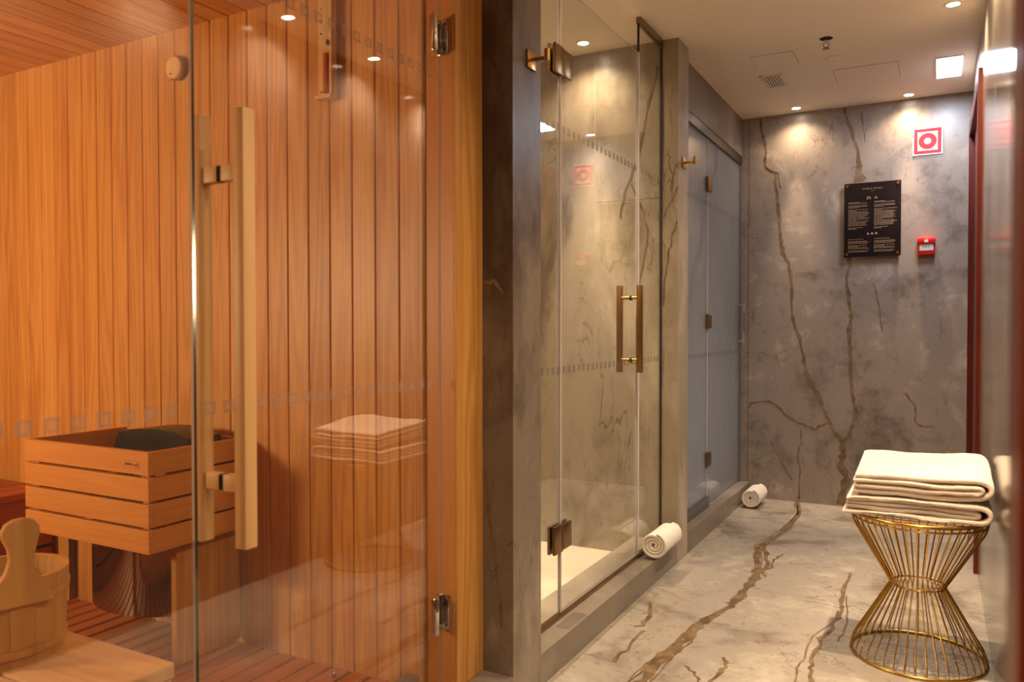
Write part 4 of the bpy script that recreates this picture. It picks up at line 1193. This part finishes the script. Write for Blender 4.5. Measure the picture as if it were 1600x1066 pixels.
uo = [(-0.247, z2 + 0.012), (-0.1, z2 + 0.010), (0.06, z2 + 0.010), (0.12, z2 + 0.014)] + arc_pts(0.122, z2 + 0.052, 0.040, -80, 80, 7, 0.95) + [(0.09, z2 + 0.094), (-0.02, z2 + 0.090), (-0.15, z2 + 0.090), (-0.240, z2 + 0.090)]
part('outer_fold', ribbon(squash(uo, z2, 0.68), 0.0165, 2.905, 3.31, 24, 5.5, amp=0.0045, zf=lambda a, b: crown(a, b) * (0.3 if b < 0 else 1)), M['towel'], T2, 70)
ui = [(-0.246, z2 + 0.034), (-0.1, z2 + 0.034), (-0.02, z2 + 0.031), (0.03, z2 + 0.040), (0.075, z2 + 0.036)] + arc_pts(0.122, z2 + 0.050, 0.0125, -90, 90, 5) + [(0.06, z2 + 0.064), (0.01, z2 + 0.059), (-0.08, z2 + 0.063), (-0.246, z2 + 0.063)]
part('inner_fold', ribbon(squash(ui, z2, 0.68), 0.0155, 2.899, 3.30, 24, 1.2, amp=0.0045, zf=crown), M['towel'], T2, 70)

def rolled(label, x, z, r, y0, y1, mat, seed, yawr=0.0):
    t = thing('rolled_towel', label, 'towel', (x, (y0 + y1) / 2, z - r), 'rolled towels')
    turns = 3.4
    pts = []
    n = 110
    th_ = r / (turns + 0.55)
    for k in range(n + 1):
        a = 2 * math.pi * turns * k / n
        rad = th_ * 0.45 + (r - th_ * 0.5 - th_ * 0.45) * k / n
        pts.append((rad * math.cos(a - 1.2), rad * math.sin(a - 1.2) * 0.97))
    mb = MB()
    up_, dn = [], []
    for i in range(n + 1):
        a_ = Vector(pts[min(i + 1, n)]) - Vector(pts[max(i - 1, 0)])
        a_.normalize(); q = Vector((-a_.y, a_.x)); h = th_ * 0.43 if i < n - 2 else th_ * 0.43 * (n - i + 0.5) / 3
        up_.append(Vector(pts[i]) + q * h); dn.append(Vector(pts[i]) - q * h)
    sec = up_ + dn[::-1]; m = len(sec)
    cenp = [Vector(p) for p in pts] + [Vector(p) for p in pts][::-1]
    rows = []
    L_ = y1 - y0
    for k, (f, s_) in enumerate([(0, 0.5), (0.008, 0.85), (0.03, 1), (0.2, 1), (0.4, 1), (0.6, 1), (0.8, 1), (0.97, 1), (0.992, 0.85), (1, 0.5)]):
        rows.append((f, s_))
    vv = []
    for f, s_ in rows:
        for p, c in zip(sec, cenp):
            q = c + (p - c) * s_
            rr_ = q.length / r
            yy = (f - 0.5) * L_ + (0.012 * (1 - rr_) if f < 0.5 else -0.012 * (1 - rr_)) * (1 if f < .1 or f > .9 else 0)
            nn = mnoise.noise(Vector((q.x * 25 + seed, yy * 14, q.y * 25))) * 0.0025
            vv.append((q.x * (1 + nn / r), yy, q.y * (1 + nn / r)))
    fs_ = []
    for i in range(len(rows) - 1):
        for k in range(m):
            l = (k + 1) % m
            fs_.append((i * m + k, i * m + l, (i + 1) * m + l, (i + 1) * m + k))
    for base in (0, (len(rows) - 1) * m):
        for i in range(n):
            fs_.append((base + i, base + i + 1, base + m - 2 - i, base + m - 1 - i))
    mb.add(vv, fs_)
    link('roll', mb.mesh('roll', mat, 60), t, (0, 0, r), (0, 0, yawr))
    return t
rolled('rolled white towel on the kerb beside the shower door', -1.108, 0.104 + 0.066, 0.066, 3.37, 3.62, M['towel2'], 2.0)
rolled('rolled white towel on the floor in the far corner', -1.026, 0.066, 0.066, 5.05, 5.29, M['towel2'], 6.0)
